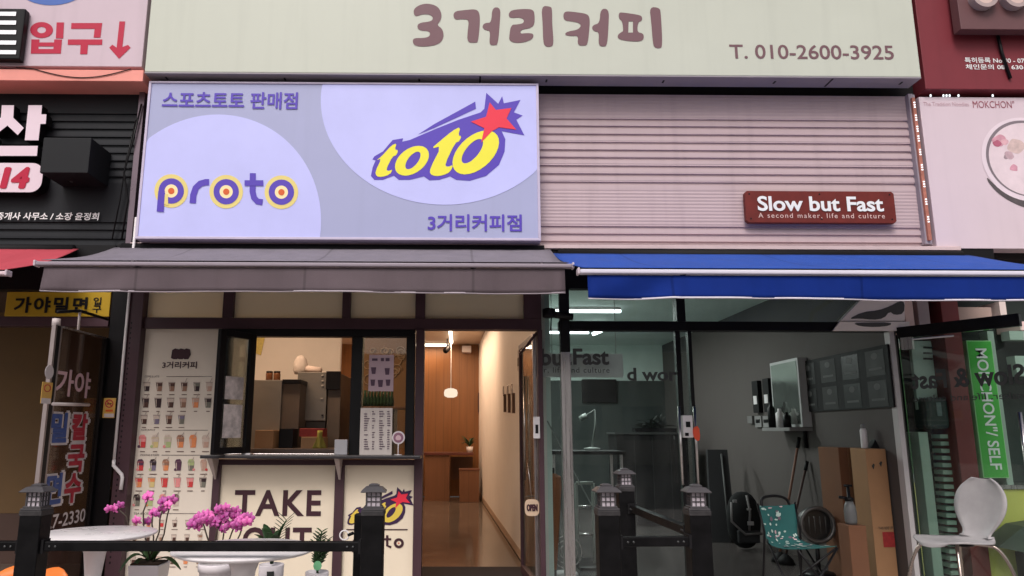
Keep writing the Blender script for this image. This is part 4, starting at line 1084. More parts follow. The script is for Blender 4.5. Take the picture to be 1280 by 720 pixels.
# behind the fixed pane
sf = thing('display_shelf', 'shelf with dark vases seen behind the fixed window pane', 'shelf', onY(478, 600, 1.4))
kbox('shelf_board', sf, 452, 508, 510, 511, 1.3, 1.7, mw2)
kbox('cabinet', sf, 452, 511, 492, 600, 1.32, 1.7, M('dark_cabinet', (0.07, 0.05, 0.04), 0.5), base=-0.01)
b = MB(); random.seed(4)
for i in range(9):
    px = 456 + i * 4.2; q = onY(px, 508, 1.45); b.lathe([(0.02, 0), (0.026, 0.05), (0.012, 0.12), (0.014, 0.16 + 0.03 * random.random())], (q.x, 1.45, rect(452, 508, 510, 511, 1.3)[3]), m_leafd, 10)
b.build('bottle_row', sf)
b = MB(); m_fl = M('petal_print', (0.5, 0.32, 0.2), 0.6, var=0.2)
wpn = thing('floral_screen', 'brown screen with pale curling flower pattern behind the fixed pane', 'screen', onY(480, 600, 2.3))
b.pbox(448, 418, 514, 560, 2.3, 2.34, M('brown_screen', (0.30, 0.15, 0.07), 0.6)); b.build('panel', wpn)
b = MB(); random.seed(9)
for i in range(20):
    px, py = random.uniform(455, 507), random.uniform(438, 502); q = onY(px, py, 2.29); rr = random.uniform(0.03, 0.08)
    pts = [(q.x + rr * math.cos(t) * (1 - t / 14), 2.292 - 0.0005 * i, q.z + rr * math.sin(t) * (1 - t / 14)) for t in [j * 0.45 for j in range(16)]]
    b.tube(pts, 0.006, m_fl, 5)
b.build('curled_pattern', wpn)
def poster(name, lab, cat, px0, py0, px1, py1, Y, m, deco=None):
    t = thing(name, lab, cat, onY((px0 + px1) / 2, py1, Y)); b = MB(); b.pbox(px0, py0, px1, py1, Y, Y + 0.004, m); b.build('sheet', t)
    if deco:
        b = MB(); deco(b); b.build('print', t)
    return t
m_pp = M('pink_paper', (0.56, 0.40, 0.46), 0.5, var=0.06, scale=8); m_pk = M('plum_ink', (0.11, 0.06, 0.10), 0.5)
def d1(b):
    for cx, cy, s in ((467, 463, 3.2), (484, 464, 3.2), (466, 478, 3), (475.5, 479, 3.4), (485, 478, 3)):
        b.poly([(cx - s, cy - s * 1.2), (cx + s, cy - s * 1.2), (cx + s * 0.7, cy + s * 1.4), (cx - s * 0.7, cy + s * 1.4)], flat(-0.024), m_pk)
    for a in ((465, 448, 472, 451), (476, 447.5, 480, 451.5), (482, 447.5, 487, 451.5)): b.poly([(a[0], a[1]), (a[2], a[1]), (a[2], a[3]), (a[0], a[3])], flat(-0.024), m_pk)
poster('drink_poster', 'pink drinks poster stuck on the fixed window pane', 'poster', 461, 443.5, 492, 489, -0.02, m_pp, d1)
def d2(b):
    random.seed(8)
    for cx, wd in ((455, 7), (465, 4), (474, 7), (484, 4)):
        for i in range(17):
            yy = 514 + i * 2.9
            ww = wd * random.uniform(0.5, 1)
            if random.random() < 0.86: b.poly([(cx, yy), (cx + ww, yy), (cx + ww, yy + 1.1), (cx, yy + 1.1)], flat(-0.116), m_pk)
poster('menu_card', 'white printed menu card in a clear stand on the serving counter', 'menu', 450, 510, 490, 568.5, -0.11, M('white_paper', (0.66, 0.58, 0.54), 0.4), d2)
rt = thing('counter_tag', 'round pink and white tag on a thin stand on the counter', 'tag', onY(498, 569, -0.13))
q = onY(498, 547, -0.13); zz = zsh1
b = MB(); b.poly(ring2(q.x, q.z, 0.052), lambda u, v: (u, -0.13, v), M('white_disc', (0.75, 0.66, 0.68), 0.4), 0.008); b.build('disc', rt)
b = MB(); b.poly(ring2(q.x, q.z, 0.04), lambda u, v: (u, -0.133, v), M('mauve_disc', (0.30, 0.14, 0.20), 0.4)); b.poly(chaikin([(q.x - 0.02, q.z - 0.02), (q.x + 0.02, q.z - 0.02), (q.x + 0.024, q.z + 0.006), (q.x, q.z + 0.024), (q.x - 0.024, q.z + 0.006)], 1), lambda u, v: (u, -0.135, v), M('pale_pink_print', (0.7, 0.48, 0.52), 0.4)); b.build('print', rt)
b = MB(); b.tube([(q.x, -0.125, q.z - 0.05), (q.x, -0.125, zz + 0.004)], 0.005, m_white, 6); b.lathe([(0.03, 0), (0.03, 0.006)], (q.x, -0.125, zz), m_white, 16); b.build('stand', rt)
kl = thing('kitchen_fill_light', 'unseen warm lamp added over the cafe kitchen to light the machines', 'ceiling light', (-1.9, 0.6, zc - 0.05))  # unseen lamp, added to brighten the fronts of the kitchen machines
b = MB(); b.box(-2.5, -1.2, 0.55, 0.7, zc - 0.05, zc - 0.001, m_lampw); b.build('diffuser', kl)  # glowing strip of the added kitchen lamp
lamp_area('kitchen_fill_glow', (-1.85, 0.62, zc - 0.08), 1.3, 0.15, 34, warm, parent=kl)
os_ = thing('open_sign', 'cream oval OPEN sign hanging on the cafe door glass', 'sign', onY(665, 645, 0.03))
q = onY(665, 634.5, 0.02)
sx = onY(674, 634, 0.02).x - q.x; sz = q.z - onY(665, 645, 0.02).z
b = MB(); b.poly([(q.x + sx * (abs(math.cos(a)) ** 0.6) * (1 if math.cos(a) > 0 else -1), q.z + sz * (abs(math.sin(a)) ** 0.6) * (1 if math.sin(a) > 0 else -1)) for a in [6.28318 * i / 32 for i in range(32)]], lambda u, v: (u, 0.016, v), M('cream_plate', (0.62, 0.45, 0.32), 0.5, var=0.06), 0.012); b.build('plate', os_)
b = MB(); b.text('OPEN', (q.x - sx * 0.72, 0.012, q.z - sz * 0.4), (sx * 1.44, 0, 0), (0, 0, sz * 0.8), m_brown, off=0.03, bold=0.05); b.build('lettering', os_)
b = MB(); b.tube([(q.x, 0.02, q.z + sz), (q.x - 0.03, 0.02, q.z + 0.35)], 0.003, m_steel, 5); b.build('string', os_)

# ================================================================== RIGHT SHOP
rf = thing('glass_storefront', 'dark glass shop front with open doorway under the blue awning', 'shop front', (2.3, 0, 0))
zb1, zb0 = onY(900, 402, -0.04).z, onY(900, 413.5, -0.04).z
b = MB(); b.box(X0_(698, 408), X0_(1131, 408), -0.05, 0.05, zb0, zb1, m_black); b.build('header', rf, bevel=0.003)
b = MB(); b.box(X0_(680, 340), X0_(1240, 340), -0.05, 0.05, zt + 0.05, ZT, m_black); b.build('top_beam', rf)
b = MB(); q0, q1 = X0_(703.5, 560, -0.06), X0_(716, 560, -0.06); zsplit = onY(710, 440, -0.06).z
b.box(q0, q1, -0.06, 0.03, -0.09, zsplit, m_steel); b.box(q0 + 0.001, q1 - 0.001, -0.062, 0.03, zsplit + 0.001, zt + 0.05, m_black); b.build('post', rf, bevel=0.003)
b = MB(); b.box(X0_(846, 390, -0.06), X0_(857, 390, -0.06), -0.055, 0.055, zb1 + 0.001, zt + 0.049, m_black); b.build('transom_mullion', rf)
b = MB(); b.box(q1 + 0.001, X0_(846, 390), -0.004, 0.004, zb1, zt + 0.05, m_glass_dark); b.box(X0_(857, 390), X0_(1128, 390), -0.004, 0.004, zb1, zt + 0.05, m_glass_dark); b.build('transom_pane', rf)
b = MB(); b.box(X0_(679, 500), q0 - 0.001, -0.004, 0.004, -0.05, zt, m_glass_dark); b.build('narrow_pane', rf)
b = MB(); b.box(q1 + 0.001, X0_(849, 500), -0.004, 0.004, -0.05, zb0, m_glass_dark); fp = b.build('fixed_pane', rf)
m_ltr = M('dark_grey_vinyl', (0.06, 0.06, 0.06), 0.6)
b = MB()
b.ptext('but', 676, 436, 714, 457, -0.007, m_ltr, off=0.02, bold=0.015)
b.ptext('Fast', 716.5, 436, 761, 456, -0.007, m_ltr, off=0.02, bold=0.015)
b.ptext('r, life and culture', 680, 459, 762, 467, -0.007, m_ltr, off=0.005, spacing=1.15)
b.ptext('d wor', 784, 460, 846, 476, -0.007, m_ltr, off=0.02, bold=0.015)
b.build('lettering', fp)
# door stile, door leaf stuck half open in front of the fixed pane
b = MB(); b.box(X0_(850, 560), X0_(856, 560), -0.03, 0.03, -0.09, zb0 - 0.001, m_black); b.box(X0_(866, 560), X0_(870.5, 560), -0.03, 0.03, -0.09, zb0 - 0.001, m_black)
b.box(X0_(856, 560), X0_(866, 560), -0.004, 0.004, -0.05, zb0 - 0.001, m_glass_dark); ds = b.build('door_stile', rf)
b = MB()
for px in (850.5, 870):
    b.tube([onY(px - 2, 508, -0.09), onY(px + 3, 606, -0.09)], 0.012, m_steel, 10)
b.build('pull_handle', ds)
b = MB(); b.pbox(854, 519, 866.5, 547, -0.10, -0.032, m_white); b.build('lock_box', ds, bevel=0.006)
b = MB(); b.pbox(857.5, 527, 863, 534, -0.104, -0.1005, m_black); b.pbox(856.5, 541, 861, 545, -0.104, -0.1005, m_black); b.build('keyhole', ds)
b = MB(); m_or = M('red_orange_tag', (0.75, 0.09, 0.04), 0.5)
b.poly(chaikin([onY(px, py, -0.1).xz for px, py in ((866, 534), (873, 532), (875, 548), (872, 552), (868, 548), (866, 543))], 1), lambda u, v: (u, -0.112, v), m_or, 0.012); b.build('red_tag', ds)
b = MB(); q = onY(686, 393, -0.08); b.lathe([(0.05, -0.03), (0.055, -0.02), (0.055, 0.04), (0.03, 0.05)], (q.x, -0.1, q.z), m_black, 16); b.tube([(q.x, -0.1, q.z), (q.x + 0.2, -0.08, q.z - 0.02)], 0.03, m_black); b.tube([(q.x + 0.02, -0.1, q.z), (q.x + 0.01, -0.1, q.z - 0.14)], 0.006, m_black, 6); b.build('security_camera', rf)
b = MB(); q0, q1 = X0_(1127, 560, -0.05), X0_(1133, 560, -0.05); b.box(q0, q1, -0.05, 0.03, -0.09, zb0 - 0.001, M('pale_jamb', (0.5, 0.46, 0.46), 0.5)); b.build('jamb', rf)
# interior
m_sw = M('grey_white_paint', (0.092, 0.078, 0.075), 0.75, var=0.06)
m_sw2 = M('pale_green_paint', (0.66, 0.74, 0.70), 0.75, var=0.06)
RX = X0_(1127, 560, -0.05)
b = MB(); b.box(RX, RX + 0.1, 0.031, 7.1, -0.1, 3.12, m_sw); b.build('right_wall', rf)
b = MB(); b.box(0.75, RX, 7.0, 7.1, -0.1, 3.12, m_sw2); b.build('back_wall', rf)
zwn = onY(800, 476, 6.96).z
b = MB(); b.box(0.76, RX - 0.001, 6.96, 6.999, -0.02, zwn, M('dark_lower_wall', (0.045, 0.052, 0.05), 0.6, var=0.2)); b.build('lower_wall_sheet', rf)  # darker sheet across the lower part of the back wall
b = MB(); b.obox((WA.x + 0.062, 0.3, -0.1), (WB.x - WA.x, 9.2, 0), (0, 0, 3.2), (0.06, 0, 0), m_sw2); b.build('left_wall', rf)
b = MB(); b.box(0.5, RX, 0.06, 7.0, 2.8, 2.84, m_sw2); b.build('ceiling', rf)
b = MB(); b.box(0.68, RX + 0.1, 0.0, 7.0, -0.1, -0.02, TILE('dark_floor_tile', (0.07, 0.060, 0.058), (0.035, 0.03, 0.03), 0.6, 0.25)); structure(b.build('floor'))
m_tube = EMIT('white_tube', (0.9, 0.97, 1.0), 5.0)
for (pa, pb_, py, lab) in ((692, 776, 390, 'upper white tube light seen through the shop transom'), (676, 736, 416.5, 'lower white tube light seen through the shop glass')):
    Yq = CAM.y + (onZ(pa, py, 2.74) - CAM).y
    a = onZ(pa, py, 2.74); c_ = onZ(pb_, py, 2.74); Yq = min((a.y + c_.y) / 2, 6.7)
    o = thing('tube_light', lab, 'ceiling light', (a.x, Yq, 2.74), 'shop tube lights')
    b = MB(); b.box(a.x, c_.x, Yq - 0.03, Yq + 0.03, 2.735, 2.765, m_tube); b.build('tube', o)
    b = MB(); b.box(a.x, c_.x, Yq - 0.04, Yq + 0.04, 2.766, 2.799, m_white); b.build('housing', o)
    lamp_area('tube_glow', ((a.x + c_.x) / 2, Yq, 2.72), c_.x - a.x, 0.06, 42, (0.92, 1.0, 0.96), parent=o)
q = onY(745, 416, 4.0); o = thing('ceiling_spot', 'short bright ceiling lamp right of the lower tube light', 'ceiling light', q)
b = MB(); b.tube([q - Vector((0.05, 0, 0.02)), q + Vector((0.08, 0, 0.03))], 0.025, m_tube, 8); b.build('bulb', o)
b = MB(); b.tube([q + Vector((0.02, 0, 0.02)), (q.x + 0.02, 4.0, 2.8)], 0.01, m_white, 6); b.build('stem', o)
# objects inside
def simple(name, lab, cat, fn_, **k):
    b = MB(); fn_(b); o = b.build(name, None, **k); return tag(o, lab, cat)
wb = thing('white_board', 'pale board hung behind the dark shop glass', 'board', onY(728, 472, 0.09))
kbox('panel', wb, 668, 442, 779, 471.5, 0.08, 0.10, M('board_white', (0.82, 0.78, 0.78), 0.6, var=0.05))
b = MB()
for px in (690, 770):
    q = onY(px, 442, 0.09); b.tube([q, (q.x, 0.09, 2.79)], 0.003, m_steel, 5)
b.build('hanging_wire', wb)
simple('wall_screen', 'black wall screen behind the dark shop glass', 'screen', lambda b: b.pbox(728, 474, 771, 503, 6.88, 6.955, m_black), bevel=0.01)
cab = thing('storage_cabinet', 'long black cabinet at the back of the dark shop', 'cabinet', onY(820, 640, 4.6))
x0, x1, z0, z1 = rect(772, 543, 862, 640, 4.6)
b = MB(); b.box(x0, x1, 4.6, 5.2, -0.02, z1, m_black_matt); b.build('body', cab, bevel=0.004)
b = MB(); b.box(x0 - 0.02, x1 + 0.02, 4.57, 5.22, z1 + 0.001, z1 + 0.03, M('cabinet_top', (0.05, 0.05, 0.05), 0.4)); b.build('top', cab)
b = MB()
for i in range(1, 4): b.box(x0 + (x1 - x0) * i / 4 - 0.004, x0 + (x1 - x0) * i / 4 + 0.004, 4.596, 4.601, 0.03, z1 - 0.03, M('door_gap', (0.03, 0.03, 0.03), 0.4))
b.build('door_lines', cab)
bp_ = thing('dark_bush_plant', 'dark bushy artificial plant on the black cabinet', 'plant', (onY(818, 543, 4.8).x, 4.8, z1 + 0.03))
b = MB(); q = Vector((onY(818, 543, 4.8).x, 4.8, z1 + 0.03)); random.seed(21)
for i in range(34):
    a = random.uniform(0, 6.28); rr = random.uniform(0.1, 0.42)
    leaf(b, q + Vector((random.uniform(-.15, .15), 0, 0.05)), q + Vector((rr * math.cos(a), 0.25 * rr * math.sin(a), random.uniform(0.04, 0.22) * (1.5 - rr * 2))), 0.07, M('dusty_leaf', (0.02, 0.022, 0.02), 0.6) if i == 0 else bpy.data.materials['dusty_leaf'], 0.03)
b.build('foliage', bp_)
b = MB(); b.box(q.x - 0.3, q.x + 0.3, 4.7, 4.9, z1 + 0.031, z1 + 0.09, m_black); b.build('planter', bp_)
m_dlamp = M('dull_lamp_grey', (0.22, 0.23, 0.22), 0.5)
dlp = thing('desk_lamp', 'pale jointed desk lamp behind the shop glass', 'lamp', onY(742, 560, 3.0))
b = MB(); b.tube([onY(740, 560, 3), onY(744, 532, 3), onY(743, 512, 3), onY(732, 520, 3)], 0.013, m_dlamp); b.build('arm', dlp)
b = MB(); b.tube([onY(733, 519, 3), onY(725, 524, 3)], 0.035, m_dlamp, 12); b.build('head', dlp)
b = MB(); q = onY(740, 560, 3); b.lathe([(0.1, 0), (0.1, 0.02), (0.03, 0.03)], (q.x, 3, q.z - 0.02), m_dlamp, 20); b.build('base', dlp)
tk = thing('work_desk', 'dark desk with steel legs behind the shop glass', 'desk', onY(742, 640, 3.0))
q = onY(740, 561, 3.0)
b = MB(); b.box(q.x - 0.55, q.x + 0.35, 2.7, 3.4, q.z - 0.06, q.z - 0.021, m_black_matt); b.build('desk_top', tk)
for dx in (-0.5, 0.3):
    for Y in (2.75, 3.35):
        b = MB(); b.box(q.x + dx - 0.015, q.x + dx + 0.015, Y - 0.015, Y + 0.015, -0.02, q.z - 0.061, m_steel); b.build('leg', tk)
rk = thing('metal_rack', 'pale metal clothes rack frame behind the shop glass', 'rack', onY(730, 720, 1.5))
b = MB()
p = [onY(px, py, 1.5) for px, py in ((720, 604), (741, 604))]
for q in p: b.tube([q, (q.x, 1.5, -0.02)], 0.018, M('pale_rack', (0.34, 0.36, 0.33), 0.5)); 
b.tube([p[0], p[1]], 0.018, M('pale_rack', (0.34, 0.36, 0.33), 0.5))
for f_2 in (0.35, 0.7):
    b.tube([(p[0].x, 1.5, p[0].z * f_2), (p[1].x, 1.5, p[0].z * f_2)], 0.014, m_steel)
b.box(p[0].x - 0.02, p[1].x + 0.02, 1.2, 1.8, -0.02, 0.0, m_black); b.build('frame', rk)
um = thing('folded_parasol', 'folded rust brown umbrella leaning behind the narrow glass', 'umbrella', onY(690, 700, 0.45))
b = MB(); a = onY(690, 592, 0.45); c_ = onY(694, 712, 0.45)
vs = []; ax = (a - c_)
prof = [(0.0, 0.012), (0.08, 0.02), (0.85, 0.07), (0.97, 0.066), (1.0, 0.02)]
b.lathe([(r_, t * ax.length) for t, r_ in prof], (c_.x, 0.45, c_.z), M('rust_fabric', (0.30, 0.10, 0.04), 0.8, var=0.15), 9, False); b.build('canopy', um)
b = MB(); b.tube([(c_.x, 0.45, c_.z + ax.length), (c_.x, 0.45, c_.z + ax.length + 0.05)], 0.01, m_black); b.tube([(c_.x, 0.45, -0.02), (c_.x, 0.45, c_.z + 0.02)], 0.012, m_black); b.build('shaft', um)
cbr = thing('white_cable', 'thin pale cable slanting down behind the shop glass', 'cable', onY(720, 600, 0.2))
b = MB(); b.tube([onY(684, 526, 0.2), onY(712, 580, 0.2), onY(744, 640, 0.2)], 0.006, M('pale_cable', (0.25, 0.27, 0.26), 0.5), 6); b.build('cord', cbr)
fn1 = thing('floor_fan', 'round pale fan low behind the shop glass', 'fan', onY(712, 700, 0.9))
q = onY(708, 690, 0.9)
b = MB()
for rr in (0.14, 0.1, 0.06): b.tube([(q.x + rr * math.cos(a), 0.9, q.z + rr * math.sin(a)) for a in [6.28 * i / 24 for i in range(24)]], 0.006, m_steel, 6, True)
b.build('guard', fn1)
b = MB(); b.tube([(q.x, 0.95, q.z), (q.x, 0.95, -0.01)], 0.02, m_white); b.lathe([(0.12, 0), (0.1, 0.03)], (q.x, 0.95, -0.02), m_white, 20); b.build('stand', fn1)
# things on the right wall
def wallpt(px, py, off=0.0): return onX(px, py, RX - off)
def wpanel(b, px0, px1, py_t0, py_t1, py_b0, py_b1, off, th, m):
    a, c_ = wallpt(px0, (py_t0 + py_b0) / 2, off), wallpt(px1, (py_t1 + py_b1) / 2, off)
    zt_ = (wallpt(px0, py_t0, off).z + wallpt(px1, py_t1, off).z) / 2; zb_ = (wallpt(px0, py_b0, off).z + wallpt(px1, py_b1, off).z) / 2
    b.box(RX - off, RX - off + th, min(a.y, c_.y), max(a.y, c_.y), zb_, zt_, m); return min(a.y, c_.y), max(a.y, c_.y), zb_, zt_
pb2 = thing('poster_board', 'large black board of faint product posters on the shop wall', 'poster', wallpt(1058, 512))
b = MB(); y0, y1, z0, z1 = wpanel(b, 1000, 1113, 452, 430, 514, 511, 0.02, 0.018, m_black_matt); b.build('board', pb2)
b = MB(); m_fg = M('faint_grey_print', (0.025, 0.024, 0.024), 0.6, var=0.4, scale=8); m_fg2 = M('dim_grey_print', (0.075, 0.072, 0.072), 0.6)
for i in range(8):
    u, v = (i % 4 + 0.5) / 4, (i // 4 + 0.5) / 2
    yy = y1 + (y0 - y1) * u; zz = z0 + (z1 - z0) * v; dy = (y1 - y0) / 8 * 0.7
    b.poly([(yy - dy, zz - 0.12), (yy + dy, zz - 0.12), (yy + dy, zz + 0.1), (yy - dy, zz + 0.1)], lambda p_, q_: (RX - 0.0225, p_, q_), m_fg if i % 2 else m_black, nrm=(1, 0, 0))
    b.poly(ring2(yy, zz + 0.05, dy * 0.35, 0.03, n=12), lambda p_, q_: (RX - 0.024, p_, q_), m_fg2, nrm=(1, 0, 0))
    b.poly([(yy - dy * 0.7, zz - 0.07), (yy + dy * 0.7, zz - 0.07), (yy + dy * 0.7, zz - 0.05), (yy - dy * 0.7, zz - 0.05)], lambda p_, q_: (RX - 0.024, p_, q_), m_fg2, nrm=(1, 0, 0))
b.build('print', pb2)
mr = thing('wall_mirror', 'tall pale mirror cabinet with a small shelf on the grey shop wall', 'mirror', wallpt(985, 535))
b = MB(); y0, y1, z0, z1 = wpanel(b, 965, 1000, 453, 447, 533, 535, 0.10, 0.099, M('mirror_edge', (0.5, 0.5, 0.5), 0.4)); b.build('cabinet', mr)
b = MB(); b.box(RX - 0.104, RX - 0.1005, y0 + 0.03, y1 - 0.03, z0 + 0.03, z1 - 0.03, M('mirror_glass', (0.52, 0.55, 0.52), 0.12, metal=0.9, var=0.03)); b.build('mirror', mr)
b = MB(); b.box(RX - 0.24, RX - 0.001, y0, y1, z0 - 0.04, z0 - 0.005, M('shelf_grey', (0.22, 0.21, 0.21), 0.5)); b.build('shelf', mr)
for k_, (fr_, h_, mm, lab) in enumerate(((0.2, 0.28, m_black, 'black bottle on the mirror shelf'), (0.75, 0.16, m_black, 'short black jar on the mirror shelf'), (0.5, 0.2, m_white, 'white tube on the mirror shelf'))):
    b = MB(); c_ = (RX - 0.18, y1 + (y0 - y1) * fr_, z0 - 0.005); b.lathe([(0.04, 0), (0.042, h_ * 0.75), (0.02, h_ * 0.85), (0.02, h_)], c_, mm, 14); o = b.build('bottle'); tag(o, lab, 'bottle', 'bottles on the mirror shelf')
for px, t0, b0, lab in ((944, 476, 516, 'tall black socket strip on the shop wall, farther one'), (957.5, 473, 515, 'tall black socket strip on the shop wall, next to the mirror')):
    o = thing('socket_strip', lab, 'socket strip', wallpt(px, b0), 'black socket strips')
    b = MB(); y0, y1, z0, z1 = wpanel(b, px - 3.5, px + 3.5, t0, t0, b0, b0, 0.05, 0.049, m_black_matt); b.build('panel', o)
    b = MB(); b.box(RX - 0.055, RX - 0.0505, (y0 + y1) / 2 - 0.05, (y0 + y1) / 2 + 0.05, z0 + 0.1, z0 + 0.2, m_white); b.build('switch', o)
sw2 = thing('wall_switches', 'pair of pale light switches under the socket strips', 'switch', wallpt(952, 533))
for px in (947.5, 957.5):
    b = MB(); y0, y1, z0, z1 = wpanel(b, px - 4, px + 4, 520, 520, 534, 534, 0.03, 0.029, M('switch_grey', (0.24, 0.23, 0.23), 0.4)); b.box(RX - 0.034, RX - 0.0305, (y0 + y1) / 2 - 0.06, (y0 + y1) / 2 + 0.06, z0 + 0.05, z1 - 0.04, m_black); b.build('plate', sw2)
ht = thing('wall_thermostat', 'small grey thermostat left of the light switches', 'thermostat', wallpt(938, 530)); b = MB(); wpanel(b, 934, 940, 520, 520, 529, 529, 0.04, 0.039, M('thermo_grey', (0.16, 0.15, 0.15), 0.5)); b.build('case', ht)
# leaning sticks, slab, bag, heater
for (p0, p1, mm, nm, lab) in (((999, 547), (990, 632), M('brown_stick', (0.20, 0.10, 0.07), 0.5), 'broom', 'brown broom handle leaning on the grey shop wall'), ((1009, 577), (1000, 640), M('dark_stick', (0.08, 0.05, 0.045), 0.5), 'mop', 'darker mop handle leaning right of the brown broom')):
    t_ = wallpt(*p0, 0.03); f_3 = onX(p1[0], p1[1], RX - 0.25)
    f_3 = Vector((RX - 0.35, t_.y - 0.05, 0.0))
    o = thing(nm, lab, nm, f_3)
    b = MB(); b.tube([f_3 + Vector((0, 0, 0.06)), t_], 0.014, mm); b.build('handle', o)
    b = MB(); b.lathe([(0.09, 0), (0.07, 0.05), (0.02, 0.1)], f_3 - Vector((0, 0, 0.02)), m_black_matt, 12); b.build('head', o)
    b = MB(); b.tube([t_ - (t_ - f_3) * 0.09, t_ + (t_ - f_3) * 0.002], 0.019, m_black); b.build('grip', o)
rc = thing('cable_trunk', 'black vertical cable strip on the wall between mirror and posters', 'cable', wallpt(1004, 560))
b = MB(); a = wallpt(1004, 516, 0.02); c_ = wallpt(1009, 560, 0.02); b.tube([a, (a.x, a.y, c_.z)], 0.02, m_black); b.build('cord', rc)
m_greyedge = M('grey_table_edge', (0.10, 0.10, 0.10), 0.5)
slb = thing('folded_table', 'folded dark table leaning on the shop wall beside the door', 'table', onY(890, 655, 4.0))
a = onZ(884, 658, -0.02)
b = MB(); Yl_ = 3.3
x0, x1, z0, z1 = rect(884, 562, 912, 655, Yl_)
b.add([(x0 - 0.08, Yl_ - 0.3, -0.02), (x1 - 0.06, Yl_ - 0.3, -0.02), (x1 + 0.0, Yl_, z1), (x0 + 0.03, Yl_, z1), (x0 - 0.08, Yl_ - 0.24, -0.02), (x1 - 0.06, Yl_ - 0.24, -0.02), (x1 + 0.0, Yl_ + 0.06, z1), (x0 + 0.03, Yl_ + 0.06, z1)],
      [(0, 1, 2, 3), (4, 7, 6, 5), (0, 4, 5, 1), (1, 5, 6, 2), (2, 6, 7, 3), (3, 7, 4, 0)], M('dark_grey_laminate', (0.035, 0.034, 0.036), 0.45)); b.build('table_top', slb)
b = MB(); b.tube([(x1 - 0.15, Yl_ - 0.32, 0.0), (x1 - 0.09, Yl_ - 0.03, z1 - 0.05)], 0.012, m_greyedge); b.build('frame', slb)
bg_ = thing('black_backpack', 'round black bag with grey strap on the shop floor', 'bag', onZ(928, 665, -0.02))
q = onY(928, 627, 2.5); BY = 2.5 - 3.2
b = MB()
g = []
for i in range(13):
    t = 3.1416 * i / 12
    g.append([(q.x + 0.19 * max(math.sin(t), 0.0) ** 0.8 * math.cos(6.28318 * j / 20), 2.5 + 0.13 * math.sin(t) * math.sin(6.28318 * j / 20), 0.30 - 0.31 * math.cos(t)) for j in range(21)])
b.sheet(g, M('black_nylon', (0.010, 0.010, 0.011), 0.85, bump=0.3, bscale=12)); b.build('body', bg_)
b = MB(); b.tube([(q.x + 0.0, 2.36, 0.58), (q.x + 0.02, 2.34, 0.4), (q.x - 0.0, 2.35, 0.2)], 0.014, M('grey_strap', (0.14, 0.13, 0.13), 0.6)); b.tube([(q.x - 0.17, 2.38, 0.5), (q.x - 0.2, 2.32, 0.3), (q.x - 0.05, 2.33, 0.16), (q.x + 0.14, 2.34, 0.17)], 0.014, bpy.data.materials['grey_strap']); b.build('strap', bg_)
b = MB(); m_bk = M('pale_buckle', (0.30, 0.29, 0.29), 0.4)
b.box(q.x - 0.02, q.x + 0.045, 2.318, 2.335, 0.26, 0.30, m_bk); b.box(q.x - 0.16, q.x - 0.12, 2.34, 2.36, 0.50, 0.53, m_bk); b.box(q.x - 0.015, q.x + 0.03, 2.325, 2.34, 0.42, 0.44, m_bk); b.build('buckle', bg_)
b = MB(); b.box(q.x - 0.12, q.x + 0.13, 2.37, 2.42, 0.06, 0.2, M('grey_pocket', (0.03, 0.03, 0.032), 0.8)); b.build('pocket', bg_, bevel=0.02)
m_dullsteel = M('dull_steel', (0.16, 0.155, 0.15), 0.4, metal=0.6)
hf = thing('round_heater', 'round chrome heater on the floor beside the cardboard boxes', 'heater', onZ(1030, 672, -0.02))
q = onY(1022, 656, 0.85); qr = 0.15
b = MB()
b.tube([(q.x + qr * math.cos(a), 0.85, q.z + qr * 1.0 * math.sin(a)) for a in [6.28318 * i / 30 for i in range(30)]], 0.02, m_dullsteel, 8, True); b.build('rim', hf)
b = MB(); b.poly(ring2(q.x, q.z, qr), lambda u, v: (u, 0.9, v), M('dark_dish', (0.09, 0.09, 0.09), 0.3, metal=0.7), 0.04)
for i in range(7): b.tube([(q.x - qr + 0.05 * i + 0.02, 0.84, q.z - 0.5 * qr), (q.x - qr + 0.05 * i + 0.02, 0.84, q.z + 0.5 * qr)], 0.004, m_dullsteel, 5)
b.build('dish', hf)
b = MB(); b.tube([(q.x, 0.9, q.z - qr), (q.x, 0.9, -0.01)], 0.02, m_black); b.lathe([(0.15, 0), (0.13, 0.04)], (q.x, 0.9, -0.02), m_black, 20); b.build('stand', hf)
# cardboard boxes
mcb1 = M('dark_cardboard', (0.17, 0.075, 0.04), 0.8, var=0.1, scale=4); mcb2 = M('light_cardboard', (0.34, 0.18, 0.09), 0.8, var=0.1, scale=4)
bxA = thing('cardboard_box', 'tall dark brown cardboard box behind the lighter one by the shop wall', 'box', onZ(1055, 700, -0.02))
x0 = onY(1053, 620, 0.66).x; x1 = RX - 0.02
zt1 = onY(1055, 559.5, 0.66).z
b = MB(); b.box(x0, x1, 0.66, 1.05, -0.02, zt1, mcb1); b.build('carton', bxA, bevel=0.006)
b = MB(); b.box(x0 + 0.08, x0 + 0.13, 0.657, 0.66, 0.0, zt1 - 0.01, M('packing_tape', (0.22, 0.11, 0.06), 0.35)); b.build('tape', bxA)
bxB = thing('cardboard_box', 'tall light brown cardboard box with red label by the doorway', 'box', (3.4, 0.3, -0.02))
zt2 = onY(1095, 561, 0.14).z
c0, c1, c2, c3 = Vector((onY(1070, 640, 0.56).x, 0.56, 0)), Vector((onY(1089, 640, 0.12).x, 0.12, 0)), Vector((RX - 0.015, 0.16, 0)), Vector((RX - 0.03, 0.62, 0))
b = MB()
Z0_, Z1_ = Vector((0, 0, -0.02)), Vector((0, 0, zt2))
